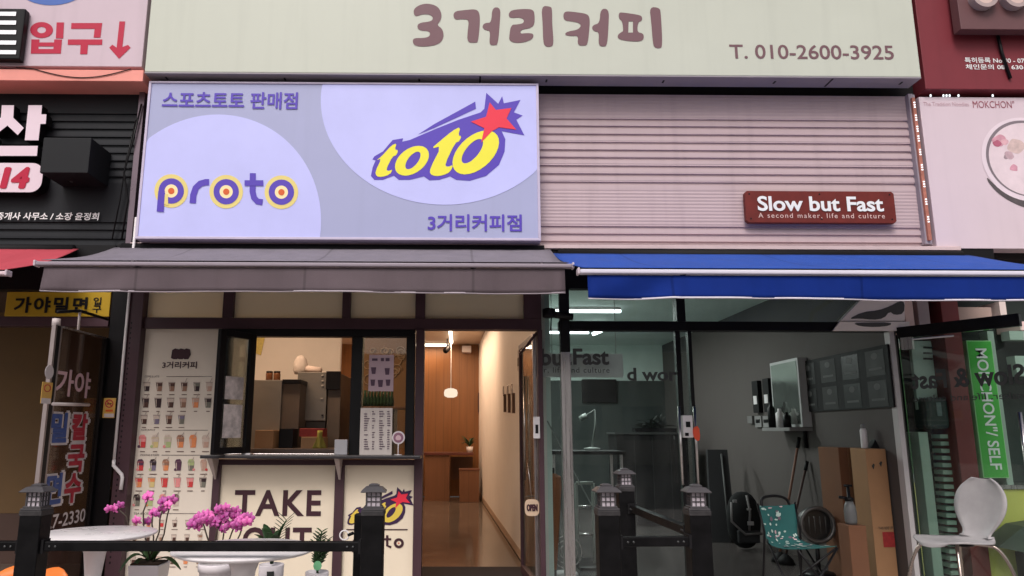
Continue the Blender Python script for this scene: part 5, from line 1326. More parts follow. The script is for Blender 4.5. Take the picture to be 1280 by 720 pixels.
b.add([c0 + Z0_, c1 + Z0_, c2 + Z0_, c3 + Z0_, c0 + Z1_, c1 + Z1_, c2 + Z1_, c3 + Z1_],
      [(0, 3, 2, 1), (4, 5, 6, 7), (0, 1, 5, 4), (1, 2, 6, 5), (2, 3, 7, 6), (3, 0, 4, 7)], mcb2); b.build('carton', bxB, bevel=0.005)
P0, P1 = c1, c2; un = (P1 - P0); nn = Vector((un.y, -un.x, 0)).normalized()
def facept(u, z): return P0 + un * u + Vector((0, 0, z)) + nn * 0.004
b = MB()
zl0, zl1 = onY(1105, 684, 0.14).z, onY(1105, 665, 0.14).z
b.add([facept(0.42, zl0), facept(0.98, zl0), facept(0.98, zl1), facept(0.42, zl1)], [(0, 1, 2, 3)], M('red_label', (0.30, 0.03, 0.03), 0.6, var=0.25, scale=30)); b.build('label', bxB)
b = MB(); b.text('THIS SIDE UP', facept(0.25, zl1 + 0.02), un * 0.7, (0, 0, 0.022), m_inkdark)
for u, zz in ((0.22, 0.10), (0.60, 0.08)): b.add([facept(u, zt2 - zz - 0.04), facept(u + 0.1, zt2 - zz - 0.02), facept(u + 0.16, zt2 - zz - 0.03), facept(u + 0.08, zt2 - zz - 0.07)], [(0, 1, 2, 3)], m_inkdark)
b.build('print', bxB)
spc = thing('spray_can', 'white spray can standing on the cardboard boxes', 'can', (onY(1081, 560, 0.36).x, 0.36, zt2))
q = onY(1081, 560, 0.36)
b = MB(); b.lathe([(0.026, 0), (0.028, 0.01), (0.028, 0.15), (0.02, 0.17)], (q.x, 0.36, zt2), m_white, 16); b.build('body', spc)
b = MB(); b.lathe([(0.018, 0.171), (0.018, 0.2), (0.012, 0.205)], (q.x, 0.36, zt2), M('grey_cap', (0.2, 0.2, 0.2), 0.4), 12); b.build('cap', spc)
bpy_ = thing('black_hat', 'black pointed cloth hat lying on the cardboard boxes', 'hat', (onY(1101, 560, 0.36).x, 0.36, zt2))
q = onY(1101, 560, 0.36)
b = MB(); b.lathe([(0.11, 0), (0.105, 0.02), (0.06, 0.08), (0.012, 0.14)], (q.x, 0.36, zt2 + 0.001), m_black_matt, 7, False); b.build('cloth', bpy_)
ps = thing('pressure_sprayer', 'translucent white pressure sprayer with black pump before the boxes', 'sprayer', onY(1063, 660, 0.5))
q = onY(1062, 632, 0.0)
ztp = onY(1062, 655, 0.0).z
b = MB(); b.box(q.x - 0.07, q.x + 0.07, -0.09, 0.09, -0.09, ztp - 0.001, mcb1); o = b.build('carton', None, bevel=0.006); tag(o, 'low dark carton carrying the white pressure sprayer', 'box')
b = MB(); b.lathe([(0.040, 0), (0.046, 0.02), (0.048, 0.10), (0.042, 0.14), (0.026, 0.18)], (q.x, 0.0, ztp), M('milky_plastic', (0.15, 0.15, 0.15), 0.4), 20); b.build('tank', ps)
b = MB(); b.lathe([(0.034, 0.181), (0.034, 0.205), (0.014, 0.215), (0.012, 0.30)], (q.x, 0.0, ztp), m_black, 14); b.tube([(q.x - 0.03, 0.0, ztp + 0.30), (q.x + 0.03, 0.0, ztp + 0.30)], 0.01, m_black); b.tube([(q.x, 0.0, ztp + 0.2), (q.x - 0.08, 0.0, ztp + 0.21)], 0.012, m_black); b.build('pump', ps)

# added pale sheet painting a patch of sunlight at the top right of the transom
tp = thing('sunlit_patch_sheet', 'added pale pink sheet painting a sunlit patch with shadow shapes at the top right of the doorway', 'panel', onY(1090, 412, -0.07))
b = MB(); m_tp = M('painted_sunlit_pink', (0.86, 0.74, 0.70), 0.5, var=0.05)
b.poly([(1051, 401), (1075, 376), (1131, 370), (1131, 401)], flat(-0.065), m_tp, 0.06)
b.poly([(1041, 413.5), (1050, 402), (1137, 402), (1137, 413.5)], flat(-0.075), M('painted_sunlit_beam', (0.90, 0.78, 0.72), 0.5, var=0.03), 0.02); b.build('sheet', tp)
b = MB(); m_tg = M('painted_shadow_grey', (0.085, 0.08, 0.078), 0.6)  # shadow shapes within the sunlit patch, painted in grey
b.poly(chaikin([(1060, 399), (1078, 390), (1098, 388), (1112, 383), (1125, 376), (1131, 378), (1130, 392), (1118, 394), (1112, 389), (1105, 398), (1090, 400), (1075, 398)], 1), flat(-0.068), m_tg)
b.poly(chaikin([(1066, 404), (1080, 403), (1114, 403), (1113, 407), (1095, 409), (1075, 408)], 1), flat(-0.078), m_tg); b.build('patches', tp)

# ------------------------------------------------------------------ open glass door leaf on the right
H0 = onY(1119, 421, -0.04); zL = H0.z
E1 = onZ(1277, 399.5, zL + 0.03)
lf = thing('open_glass_door', 'green glass door leaf swung outwards beside the shop opening', 'door', (H0.x, -0.6, 0))
A = Vector((H0.x + 0.03, -0.05, 0)); U = Vector((E1.x - A.x, E1.y - A.y, 0)); un = U.normalized(); nn = Vector((un.y, -un.x, 0))
if nn.x > 0: nn = -nn
def lbar(b, t0, t1, za, zb, m, th=0.04, o_=0.0): b.obox(Vector((A.x, A.y, za)) + U * t0 + nn * o_, U * (t1 - t0), (0, 0, zb - za), nn * th, m)
b = MB(); lbar(b, 0, 1.0, zL - 0.02, zL + 0.075, M('glossy_black', (0.012, 0.011, 0.012), 0.12)); lbar(b, 0, 1.0, -0.07, 0.03, m_steel); b.build('rail', lf, bevel=0.003)
b = MB(); lbar(b, 0.0, 1.0, 0.031, zL - 0.021, m_glass_green, 0.01, 0.012); pn = b.build('pane', lf)
b = MB()
W = U.length
lo = Vector((A.x, A.y, 0)) + nn * 0.026
zmid = (onY(1150, 482, -0.2).z, onY(1150, 447, -0.2).z)
end = lo + U * 0.98
b.text('Slow & Fast', end + Vector((0, 0, 1.62)), -U * 0.9, (0, 0, 0.15), m_ltr, off=0.02, bold=0.012)
b.text('maker, life and culture', end + Vector((0, 0, 1.51)), -U * 0.9, (0, 0, 0.06), m_ltr, off=0.005)
b.build('lettering', pn)
b = MB()
he = lo + U * 0.93 + nn * 0.05
b.tube([he + Vector((0, 0, 0.65)), he + Vector((0, 0, 1.42))], 0.016, m_steel, 10)
for zz in (0.75, 1.32): b.tube([he + Vector((0, 0, zz)), he - nn * 0.06 + Vector((0, 0, zz))], 0.01, m_steel, 8)
b.build('pull_handle', lf)
b = MB(); b.tube([Vector((A.x, A.y, zL - 0.04)) + U * 0.12 + nn * 0.06, Vector((A.x, A.y, zL - 0.045)) + U * 0.5 + nn * 0.06], 0.008, m_white, 6)
b.obox(Vector((A.x, A.y, zL - 0.12)) + U * 0.05 + nn * 0.042, U * 0.1, (0, 0, 0.1), nn * 0.03, m_steel); b.build('closer', lf)

# ------------------------------------------------------------------ right neighbour front seen through the leaf
nr = thing('noodle_shop_front', 'maroon pillared shop front of the right neighbour behind the glass leaf', 'shop front', (4.4, 0.1, 0))
def npx(px, py=500, Y=0.1): return onY(px, py, Y).x
b = MB(); b.box(npx(1128, 560), npx(1420, 560), 0.3, 0.38, -0.09, 3.12, M('dark_green_grey', (0.02, 0.027, 0.024), 0.5)); b.build('dark_wall', nr)
b = MB(); b.box(npx(1188, 490, -0.02), npx(1210, 490, -0.02), -0.03, 0.28, -0.09, ZT, M('maroon_pillar_paint', C(124, 56, 56), 0.5)); b.build('pillar', nr, bevel=0.004)
b = MB(); b.box(npx(1146, 392, 0.0), npx(1160, 392, 0.0), -0.02, 0.2, zb0 + 0.001, ZT, M('pale_grey_trim', C(170, 150, 150), 0.5)); b.box(npx(1131, 392, -0.03), npx(1142, 392, -0.03), -0.03, 0.2, zb0 + 0.001, ZT, M('pale_pink_post', C(230, 196, 186), 0.5)); b.build('trim', nr, bevel=0.003)
b = MB(); b.pbox(1194, 384, 1240, 404, 0.02, 0.28, M('beige_pane', C(176, 150, 140), 0.5)); b.build('upper_pane', nr)
b = MB(); b.pbox(1250, 377, 1258, 398, 0.0, 0.28, M('pale_post', C(226, 206, 200), 0.5)); b.pbox(1275, 402, 1400, 413, 0.0, 0.28, M('pale_post', C(226, 196, 190), 0.5)); b.build('pale_post', nr)
b = MB(); b.pbox(1254, 414, 1262, 720, 0.0, 0.1, M('pale_green_frame', C(150, 164, 154), 0.5)); b.pbox(1262, 414, 1420, 425, 0.0, 0.1, bpy.data.materials['pale_green_frame']); b.pbox(1270, 445, 1420, 470, 0.0, 0.1, bpy.data.materials['pale_green_frame']); b.build('window_frame', nr)
b = MB(); b.pbox(1222, 612, 1420, 760, -0.01, 0.28, M('lime_panel', C(196, 190, 98), 0.5, var=0.05)); b.pbox(1222, 606.5, 1420, 611.5, -0.03, 0.28, m_steel); b.build('lime_panel', nr)
sgn = thing('green_banner', 'vertical green sign with white lettering turned sideways', 'sign', onY(1235, 598, -0.02))
x0, x1, z0, z1 = rect(1217, 426, 1249, 597.5, -0.02)
gy = -0.035
b = MB(); b.box(x0, x1, gy, 0.02, z0, z1, M('light_border', C(150, 206, 140), 0.5)); b.build('plate', sgn, bevel=0.004)
b = MB(); b.box(x0 + 0.008, x1 - 0.008, gy - 0.002, gy + 0.004, z0 + 0.008, z1 - 0.008, M('green_print', C(72, 170, 66), 0.5)); b.build('green_field', sgn)
wT, hT = (z1 - z0), (x1 - x0)
b = MB(); b.text('MOKCHON"/ SELF', (x0 + hT * 0.30, gy - 0.006, z1 - wT * 0.06), (0, 0, -wT * 0.88), (hT * 0.46, 0, 0), m_lw, off=0.015); b.build('lettering', sgn)
ns = thing('notice_board', 'pale narrow board with dark strokes behind the door glass', 'sign', onY(1158, 520, 0.1))
kbox('board', ns, 1143, 426, 1169, 512, 0.1, 0.14, M('pale_green_board', C(186, 198, 188), 0.5))
b = MB()
for yy in (433, 440, 447): b.poly([(1154, yy), (1166, yy + 0.5), (1166, yy + 3), (1154, yy + 2.5)], flat(0.096), m_ltr)
b.build('lettering', ns)
db = thing('door_sensor_box', 'dark rounded control box behind the door glass', 'box', onY(1173, 536, 0.0)); kbox('case', db, 1158, 497, 1187, 536, 0.0, 0.2, M('dark_box', (0.03, 0.045, 0.042), 0.35), 0.03)
b = MB(); b.pbox(1171, 503, 1177, 520, -0.006, -0.001, M('grey_screen', (0.16, 0.2, 0.2), 0.3)); b.build('display', db)
vt = thing('louver_column', 'pale louvred vent column beside the maroon pillar', 'vent', onY(1185, 720, 0.0))
kbox('frame', vt, 1160, 540, 1172, 760, 0.06, 0.25, M('pale_frame', C(176, 190, 178), 0.45))
b = MB()
for i in range(24):
    yy = 543 + i * 9
    px = 1180 + (yy - 540) * 0.08
    x0, x1, z0, z1 = rect(px - 5, yy, px + 7, yy + 5, 0.08); b.box(x0, x1, 0.08, 0.2, z0, z1, bpy.data.materials['pale_frame'])
b.build('slats', vt)
fb_ = thing('dark_leaflet_rack', 'dark slanted rack low against the lime panel', 'rack', onY(1270, 690, -0.2))
b = MB(); b.poly([(1247, 684), (1280, 658), (1330, 650), (1330, 700)], flat(-0.25), M('dark_rack', (0.06, 0.075, 0.06), 0.5), 0.2); b.build('panel', fb_)
b = MB(); q = onY(1290, 690, -0.15); b.box(q.x - 0.1, q.x + 0.1, -0.2, -0.1, -0.09, q.z, m_black_matt); b.build('foot', fb_)

# ------------------------------------------------------------------ left neighbour
ln = thing('restaurant_front', 'dark entrance of the noodle restaurant at far left', 'shop front', (-3.8, 0.1, 0))
b = MB(); b.box(onY(137, 450).x if False else X0_(137, 450), X0_(161, 400, 0.0), -0.06, 0.1, -0.09, ZT, m_black); b.build('black_column', ln, bevel=0.003)
b = MB(); x0, x1 = X0_(-250, 400), X0_(137, 400); zy0 = onY(70, 396, 0).z; zy1 = onY(70, 364, 0).z
b.box(x0, x1, -0.02, 0.1, zy1 + 0.01, ZT, m_black); b.box(x0, x1, -0.02, 0.08, onY(70, 408, 0).z, zy0 - 0.001, m_maroon); b.build('lintel', ln)
b = MB(); b.box(x0, x1, 1.6, 1.7, 0.45, 3.1, M('brown_inner_wall', (0.15, 0.085, 0.036), 0.7, var=0.1)); b.box(x0, x1, 1.58, 1.7, -0.1, 0.449, M('dark_wainscot', (0.08, 0.045, 0.035), 0.6)); b.build('inner_wall', ln)
b = MB(); b.box(x0, x1, 0.1, 1.6, 2.5, 2.54, M('brown_ceiling', (0.10, 0.06, 0.04), 0.8)); b.build('ceiling', ln)
b = MB(); b.box(X0_(128, 450), X0_(137, 450), 0.1, 1.6, -0.1, 2.5, M('brown_side', (0.10, 0.06, 0.04), 0.8)); b.build('side_wall', ln)
b = MB(); b.box(x0, X0_(137, 450), 0.0, 1.6, -0.1, -0.03, TILE('restaurant_floor', (0.14, 0.10, 0.08), (0.06, 0.05, 0.04), 0.4, 0.4)); structure(b.build('floor'))
ysn = thing('yellow_sign', 'yellow sign with black Korean lettering above the restaurant door', 'sign', onY(72, 396, -0.03))
kbox('plate', ysn, 7, 365, 137.5, 395.5, -0.035, -0.021, M('amber_yellow', (0.44, 0.27, 0.015), 0.5, var=0.06))
b = MB(); b.ptext('가야밀면', 18, 371.5, 109.5, 391, -0.04, m_black_matt, off=0.02, bold=0.018, spacing=1.2); b.ptext('입\n구', 116, 371.5, 127, 391, -0.04, m_black_matt, off=0.02); b.build('lettering', ysn)
# its glass door leaf swung outwards
A = Vector((X0_(131, 450, -0.03), -0.07, 0)); E_ = onY(56, 500, -0.85); U = Vector((E_.x - A.x, -0.78, 0))
# keep the leaf nearly square to the front
un = U.normalized(); nn = Vector((-un.y, un.x, 0))
if nn.x < 0: nn = -nn
zD = onY(128, 423, -0.05).z
m_greyalu = M('grey_aluminium', (0.34, 0.28, 0.27), 0.35, metal=0.5)
rd_ = thing('restaurant_door', 'steel framed glass door with big Korean letters swung outwards, far left', 'door', (A.x, -0.45, 0))
def rbar(b, t0, t1, za, zb, m, th=0.04, o_=0.0): b.obox(Vector((A.x, A.y, za)) + U * t0 + nn * o_, U * (t1 - t0), (0, 0, zb - za), nn * th, m)
b = MB(); rbar(b, 0.0, 0.05, -0.06, zD, m_black); rbar(b, 0.90, 0.925, -0.06, zD, m_greyalu, 0.03); rbar(b, 0.9255, 0.99, -0.06, zD - 0.004, m_black, 0.03); rbar(b, 0.9905, 1.02, -0.06, zD, m_greyalu, 0.03); rbar(b, 0.05, 0.90, zD - 0.012, zD, m_steel); rbar(b, 0.05, 0.9, -0.06, 0.03, m_black); b.build('frame', rd_, bevel=0.002)
b = MB(); rbar(b, 0.05, 0.90, 0.03, zD - 0.012, GLASS('brown_glass', (0.62, 0.54, 0.49), 0.3), 0.01, 0.012); rp_ = b.build('pane', rd_)
def onleaf(px, py, off=0.028):
    d = ray(px, py); P = Vector((A.x, A.y, 0)) + nn * off
    return CAM + d * ((P - CAM).dot(nn) / d.dot(nn))
def ltext(b, body, px0, py0, px1, py1, m, off_=0.028, **k):
    c0 = onleaf(px0, (py0 + py1) / 2, off_); c1 = onleaf(px1, (py0 + py1) / 2, off_)
    z_1 = (onleaf((px0 + px1) / 2, py0, off_).z); z_0 = onleaf((px0 + px1) / 2, py1, off_).z
    b.text(body, (c0.x, c0.y, z_0), (c1.x - c0.x, c1.y - c0.y, 0), (0, 0, z_1 - z_0), m, **k)
m_lpk = M('pink_vinyl', (0.62, 0.40, 0.44), 0.5); m_lbl = M('blue_vinyl', (0.05, 0.09, 0.28), 0.5); m_lrd = M('red_vinyl', (0.40, 0.03, 0.05), 0.5); m_lwh = M('white_vinyl', (0.62, 0.55, 0.56), 0.5)
b = MB()
ltext(b, '가야', 70, 463, 113, 496, m_lpk, off=0.015, bold=0.012)
for body, box_, m_ in (('밀', (64, 516, 84, 553), m_lbl), ('면', (58, 592, 77, 630), m_lbl), ('칼', (90, 517, 109, 550), m_lrd), ('국', (85, 556, 105, 590), m_lrd), ('수', (81, 592, 101, 628), m_lrd)):
    ltext(b, body, box_[0] - 2, box_[1] - 1, box_[2] + 2, box_[3] + 1, m_lwh, 0.026, off=0.03, bold=0.075)
    ltext(b, body, *box_, m_, 0.031, off=0.03, bold=0.015)
ltext(b, '727-2330', 50, 641, 106, 658, m_lwh, off=0.014)
b.build('lettering', rp_)
b = MB(); b.tube([onleaf(66, 505, 0.07), onleaf(111, 506, 0.07)], 0.012, m_alu); b.build('push_bar', rd_)
b = MB(); q0 = onleaf(58, 465, 0.03)
b.poly([(q0.y + 0.055 * math.cos(a), q0.z + 0.05 * math.sin(a)) for a in [6.28 * i / 20 for i in range(20)]], lambda u, v: (q0.x + 0.02, u, v), m_lwh, 0.002, (1, 0, 0)); b.build('oval_sticker', rd_)
m_ylw = M('amber_sticker', (0.68, 0.40, 0.10), 0.5); 
b = MB()
q0, q1 = onleaf(52, 477, 0.045), onleaf(62, 505, 0.045)
hh = q0.z - q1.z; dv = Vector((q1.x - q0.x, q1.y - q0.y, 0)); sn = dv.cross(Vector((0, 0, 1))).normalized(); B0 = Vector((q0.x, q0.y, q1.z)) + sn * 0.006
b.obox(B0, dv, (0, 0, hh), sn * 0.002, m_ylw); b.obox(B0 + dv * 0.05 + sn * 0.0025, dv * 0.9, (0, 0, hh * 0.25), sn * 0.001, m_lwh)
b.tube([B0 + dv * (0.5 + 0.3 * math.cos(a)) + Vector((0, 0, hh * (0.72 + 0.16 * math.sin(a)))) + sn * 0.003 for a in [6.28318 * i / 14 for i in range(14)]], 0.003, m_crim, 5, True); b.build('no_smoking_sticker', rd_)
b = MB(); b.tube([Vector((A.x, A.y, zD + 0.05)) + U * 0.95, Vector((A.x, A.y, zD)) + U * 0.95], 0.03, m_alu); b.tube([Vector((A.x, A.y, zD)) + U * 0.55, Vector((A.x, A.y, zD + 0.17)) + U * 0.55], 0.01, m_alu); b.tube([Vector((A.x, A.y, zD + 0.1)) + U * 0.95, Vector((A.x, A.y, zD + 0.16)) + U * 0.55, Vector((A.x, A.y + 0.02, zD + 0.16))], 0.012, m_black); b.build('closer', rd_)
nsm = thing('no_smoking_notice', 'small amber no smoking notice on the black column', 'sticker', onY(136, 523, -0.07))
kbox('sheet', nsm, 128.5, 497.5, 144, 522.5, -0.068, -0.061, m_ylw)
b = MB(); b.poly([ring2(136.5, 504.5, 5.2, n=24), ring2(136.5, 504.5, 4.0, n=24)], flat(-0.071), m_crim); b.poly(stroke2([(133, 501), (140, 508)], 1.2), flat(-0.0715), m_crim); b.poly(stroke2([(133.5, 505), (139.5, 504.5)], 1.1), flat(-0.0705), m_black); b.poly([(130, 517), (142.5, 517), (142.5, 521.5), (130, 521.5)], flat(-0.071), m_lwh); b.poly([(132, 512), (141, 512), (141, 514.5), (132, 514.5)], flat(-0.071), m_orange); b.build('symbol', nsm)
cd_ = thing('white_conduit', 'thin white conduit pipe bending down the black column edge', 'pipe', onY(150, 613, -0.12))
q = onY(154, 450, -0.12)
pts = [(q.x, -0.12, 3.05), (q.x, -0.12, onY(143, 575, -0.12).z)]
pts += [tuple(onY(px, py, -0.12)) for px, py in ((142, 582), (152, 593), (153, 597), (151, 612))]
b = MB(); b.tube(pts[:2], 0.012, m_white); b.tube(pts[1:], 0.015, m_white); b.build('pipe', cd_)

# ------------------------------------------------------------------ fence posts, rails, lanterns
m_post = M('black_powder_coat', (0.0045, 0.004, 0.0045), 0.5, var=0.6, scale=14, spec=0.12, streak=-0.8)
m_lroof = M('lantern_grey', (0.060, 0.054, 0.058), 0.5, var=0.15, scale=20)
m_lpane = M('lantern_pane', (0.50, 0.44, 0.48), 0.25, var=0.1, scale=20)
PW = 0.092
def post(px, py_top, Y, label, lean=0):
    p = onY(px, py_top, Y)
    t = thing('fence_post', label, 'post', (p.x, Y, -0.09), 'black lantern topped fence posts')
    b = MB(); b.box(p.x - PW / 2, p.x + PW / 2, Y - PW / 2, Y + PW / 2, -0.09, p.z, m_post); b.build('shaft', t, bevel=0.004)
    b = MB(); b.box(p.x - PW / 2 - 0.003, p.x + PW / 2 + 0.003, Y - PW / 2 - 0.003, Y + PW / 2 + 0.003, p.z - 0.022, p.z + 0.0005, M('scuffed_cap', (0.03, 0.027, 0.028), 0.55, var=0.5, scale=30)); b.build('cap', t, bevel=0.003)
    return t, p
def lantern_proto():
    t = thing('post_lantern', '', 'lantern', (0, 0, 0), 'pagoda lanterns on the fence posts')
    b = MB(); b.box(-0.07, 0.07, -0.07, 0.07, 0, 0.012, m_lroof); b.box(-0.06, 0.06, -0.06, 0.06, 0.012, 0.024, m_lroof); b.build('base', t, bevel=0.003)
    b = MB(); h0, h1, s = 0.024, 0.115, 0.046
    for sx in (-1, 1):
        for sy in (-1, 1): b.box(sx * s - 0.005, sx * s + 0.005, sy * s - 0.005, sy * s + 0.005, h0, h1, m_lroof)
    for i in range(1, 3):
        z = h0 + (h1 - h0) * i / 3; x = -s + 2 * s * i / 3
        for q in (-s, s):
            b.box(-s + 0.005, s - 0.005, q - 0.0035, q + 0.0035, z - 0.003, z + 0.003, m_lroof); b.box(q - 0.0035, q + 0.0035, -s + 0.005, s - 0.005, z - 0.003, z + 0.003, m_lroof)
            b.box(x - 0.003, x + 0.003, q - 0.004, q + 0.004, h0, h1, m_lroof); b.box(q - 0.004, q + 0.004, x - 0.003, x + 0.003, h0, h1, m_lroof)
    b.build('grille', t)
    b = MB(); b.box(-s + 0.004, s - 0.004, -s + 0.004, s - 0.004, h0, h1, m_lpane); b.build('pane', t)
    b = MB()
    def ringq(a, z): return [(-a, -a, z), (a, -a, z), (a, a, z), (-a, a, z)]
    L = [ringq(0.082, 0.112), ringq(0.084, 0.118), ringq(0.055, 0.145), ringq(0.034, 0.150), ringq(0.036, 0.157), ringq(0.018, 0.166)]
    vs = [p for r_ in L for p in r_]; fs = [(0, 3, 2, 1), tuple(range(len(vs) - 4, len(vs)))]
    for i in range(len(L) - 1):
        for j in range(4): fs.append((4 * i + j, 4 * i + (j + 1) % 4, 4 * i + 4 + (j + 1) % 4, 4 * i + 4 + j))
    b.add(vs, fs, m_lroof); b.build('roof', t, bevel=0.002)
    return t
lan = lantern_proto()
YP = -2.85
posts = [(46, 637, YP, 'black fence post in front of the left white table', 'grey pagoda lantern on the leftmost fence post'),
         (467, 637, YP, 'black fence post in front of the small logo panel', 'grey pagoda lantern in front of the small logo panel'),
         (758.5, 637, YP, 'black front fence post before the dark glass shop', 'grey pagoda lantern on the front post before the dark glass'),
         (871, 637, YP + 0.05, 'black fence post right beside the open shop doorway', 'grey pagoda lantern beside the red tagged door lock'),
         (781, 609, -1.7, 'black rear fence post behind the diagonal rail', 'small grey pagoda lantern on the rear fence post')]
pp = []
for i, (px, py, Y, l1, l2) in enumerate(posts):
    t, p = post(px, py, Y, l1)
    pp.append(p)
    o = lan if i == 0 else copy_tree(lan)
    o['label'] = l2
    o.location = (p.x, Y, p.z + 0.001)
    o.rotation_euler.z = R((-3, 4, 2, -2, 5)[i])
    o.scale = (0.66,) * 3
m_greybolt = M('dull_bolt', (0.10, 0.10, 0.10), 0.4, metal=0.8)
def rail(a, c_, zpx, label, wd=0.04, ht=0.04):
    b = MB(); b.bar(a, c_, wd, ht, m_post); o = b.build('fence_rail', None, bevel=0.004)
    d = (Vector(c_) - Vector(a)).normalized()
    for p_, s_ in ((Vector(a), 1), (Vector(c_), -1)):
        b = MB(); b.bar(p_ + d * s_ * 0.001, p_ + d * s_ * 0.012, wd + 0.016, ht + 0.016, m_black_matt)
        side = d.cross(Vector((0, 0, 1))).normalized() * (wd / 2)
        for k in (0.035, 0.06): b.tube([p_ + d * s_ * k + side, p_ + d * s_ * k + side * 1.2], 0.005, m_greybolt, 8); b.tube([p_ + d * s_ * k - side, p_ + d * s_ * k - side * 1.2], 0.005, m_greybolt, 8)
        b.build('bracket', o)
    return tag(o, label, 'rail')
zr = onY(250, 682.5, YP).z
rail((pp[0].x - 1.2, YP, zr), (pp[0].x - PW / 2 - 0.001, YP, zr), 0, 'short black fence rail left of the leftmost post')
rail((pp[0].x + PW / 2 + 0.001, YP, zr), (pp[1].x - PW / 2 - 0.001, YP, zr), 0, 'long black fence rail crossing in front of both white tables')
zr2 = onY(812, 677, YP).z
rail((pp[2].x + PW / 2 + 0.001, YP, zr2), (pp[3].x - PW / 2 - 0.001, YP + 0.02, zr2), 0, 'level black rail between the two front posts on the right')
rail((pp[4].x + 0.03, pp[4].y - PW / 2 - 0.001, zr2 + 0.03), (pp[3].x - 0.02, pp[3].y + PW / 2 + 0.001, zr2 + 0.03), 0, 'diagonal receding black rail from the rear post')
gp = onY(450.5, 642, YP + 0.16)
b = MB(); b.box(gp.x - 0.022, gp.x + 0.022, YP + 0.12, YP + 0.19, -0.09, gp.z, m_post); o = b.build('gate_post', None, bevel=0.003); tag(o, 'slim black gate post just left of the lantern post by the logo panel', 'post')
hk = thing('white_ring_hook', 'white ring hanging on a black clip beside the fence post', 'ring', onY(430, 675, YP + 0.1))
q = onY(430.5, 669, YP + 0.1)
b = MB(); b.tube([(q.x + 0.02 * math.cos(a), q.y, q.z + 0.02 * math.sin(a)) for a in [6.28318 * i / 20 for i in range(20)]], 0.0035, m_white, 6, True); b.build('ring', hk)
b = MB(); b.tube([(q.x + 0.015, q.y, q.z), (gp.x - 0.02, q.y, q.z + 0.01)], 0.007, m_black); b.build('clip', hk)

# ------------------------------------------------------------------ tables
m_tab = M('white_lacquer', (0.76, 0.71, 0.715), 0.3, var=0.06, scale=9, streak=0.06)
def table(px, py, r_, label, z=0.73):
    c_ = onZ(px, py, z)
    t = thing('bistro_table', label, 'table', (c_.x, c_.y, -0.09), 'white round bistro tables')
    b = MB(); b.lathe([(r_ * 0.55, -0.022), (r_ * 0.93, -0.016), (r_, -0.006), (r_, 0.0), (r_ * 0.985, 0.004), (0.01, 0.004)], (c_.x, c_.y, z), m_tab, 64); b.build('tabletop', t)
    b = MB(); b.lathe([(0.25, 0), (0.25, 0.008), (0.12, 0.03), (0.05, 0.08), (0.035, 0.2), (0.035, 0.45), (0.040, 0.6), (0.055, 0.72), (0.085, 0.80)], (c_.x, c_.y, -0.09), m_tab, 40); b.build('pedestal', t)
    return c_, t
t1, _ = table(121, 666.5, 0.305, 'white round table behind the leftmost fence post')
t2, _ = table(306, 686, 0.325, 'white round table in front of the TAKE OUT panel')

# ------------------------------------------------------------------ plants
m_pet = M('magenta_petal', (0.70, 0.15, 0.46), 0.55, var=0.25, scale=30)
_n, _l = m_pet.node_tree.nodes, m_pet.node_tree.links
_oi = _n.new('ShaderNodeObjectInfo'); _hs = _n.new('ShaderNodeHueSaturation'); _p = _n['Principled BSDF']
_mr = _n.new('ShaderNodeMapRange'); _mr.inputs[3].default_value, _mr.inputs[4].default_value = 0.62, 1.2
_mh = _n.new('ShaderNodeMapRange'); _mh.inputs[3].default_value, _mh.inputs[4].default_value = 0.485, 0.515
_l.new(_oi.outputs['Random'], _mr.inputs[0]); _l.new(_oi.outputs['Random'], _mh.inputs[0])
_src = _p.inputs['Base Color'].links[0].from_socket
_l.new(_src, _hs.inputs['Color']); _l.new(_mr.outputs[0], _hs.inputs['Value']); _l.new(_mh.outputs[0], _hs.inputs['Hue']); _l.new(_hs.outputs[0], _p.inputs['Base Color'])
m_pet2 = M('deep_magenta_lip', (0.36, 0.02, 0.20), 0.5, var=0.2, scale=30)
m_stem = M('orchid_stem', (0.055, 0.04, 0.03), 0.5)
def blossom_mesh(s):
    b = MB()
    for k, (ang, ln_, wd) in enumerate(((90, 1.0, 0.62), (20, 1.0, 0.95), (160, 1.0, 0.95), (-45, 0.95, 0.6), (-135, 0.95, 0.6))):
        a = R(ang); g = []
        for i in range(6):
            t = i / 5
            ww = wd * s * 0.5 * math.sin(3.1416 * min(0.12 + t * 0.86, 1)) ** 0.6
            dd = -s * 0.22 * math.sin(t * 2.2) + s * 0.22 * t * t
            cx, cz = math.cos(a) * ln_ * s * t, math.sin(a) * ln_ * s * t
            nx, nz = -math.sin(a), math.cos(a)
            g.append([(cx + nx * ww * v, dd + s * 0.10 * abs(v) - 0.0015 * k * (1 if k < 3 else -1), cz + nz * ww * v) for v in (-1, -0.5, 0, 0.5, 1)])
        b.sheet(g, m_pet, 0.0012)
    b.lathe([(0.03 * s, -0.35 * s), (0.2 * s, -0.2 * s), (0.15 * s, 0.05 * s), (0.03 * s, 0.12 * s)], (0, -0.22 * s, 0), m_pet2, 8)
    return b
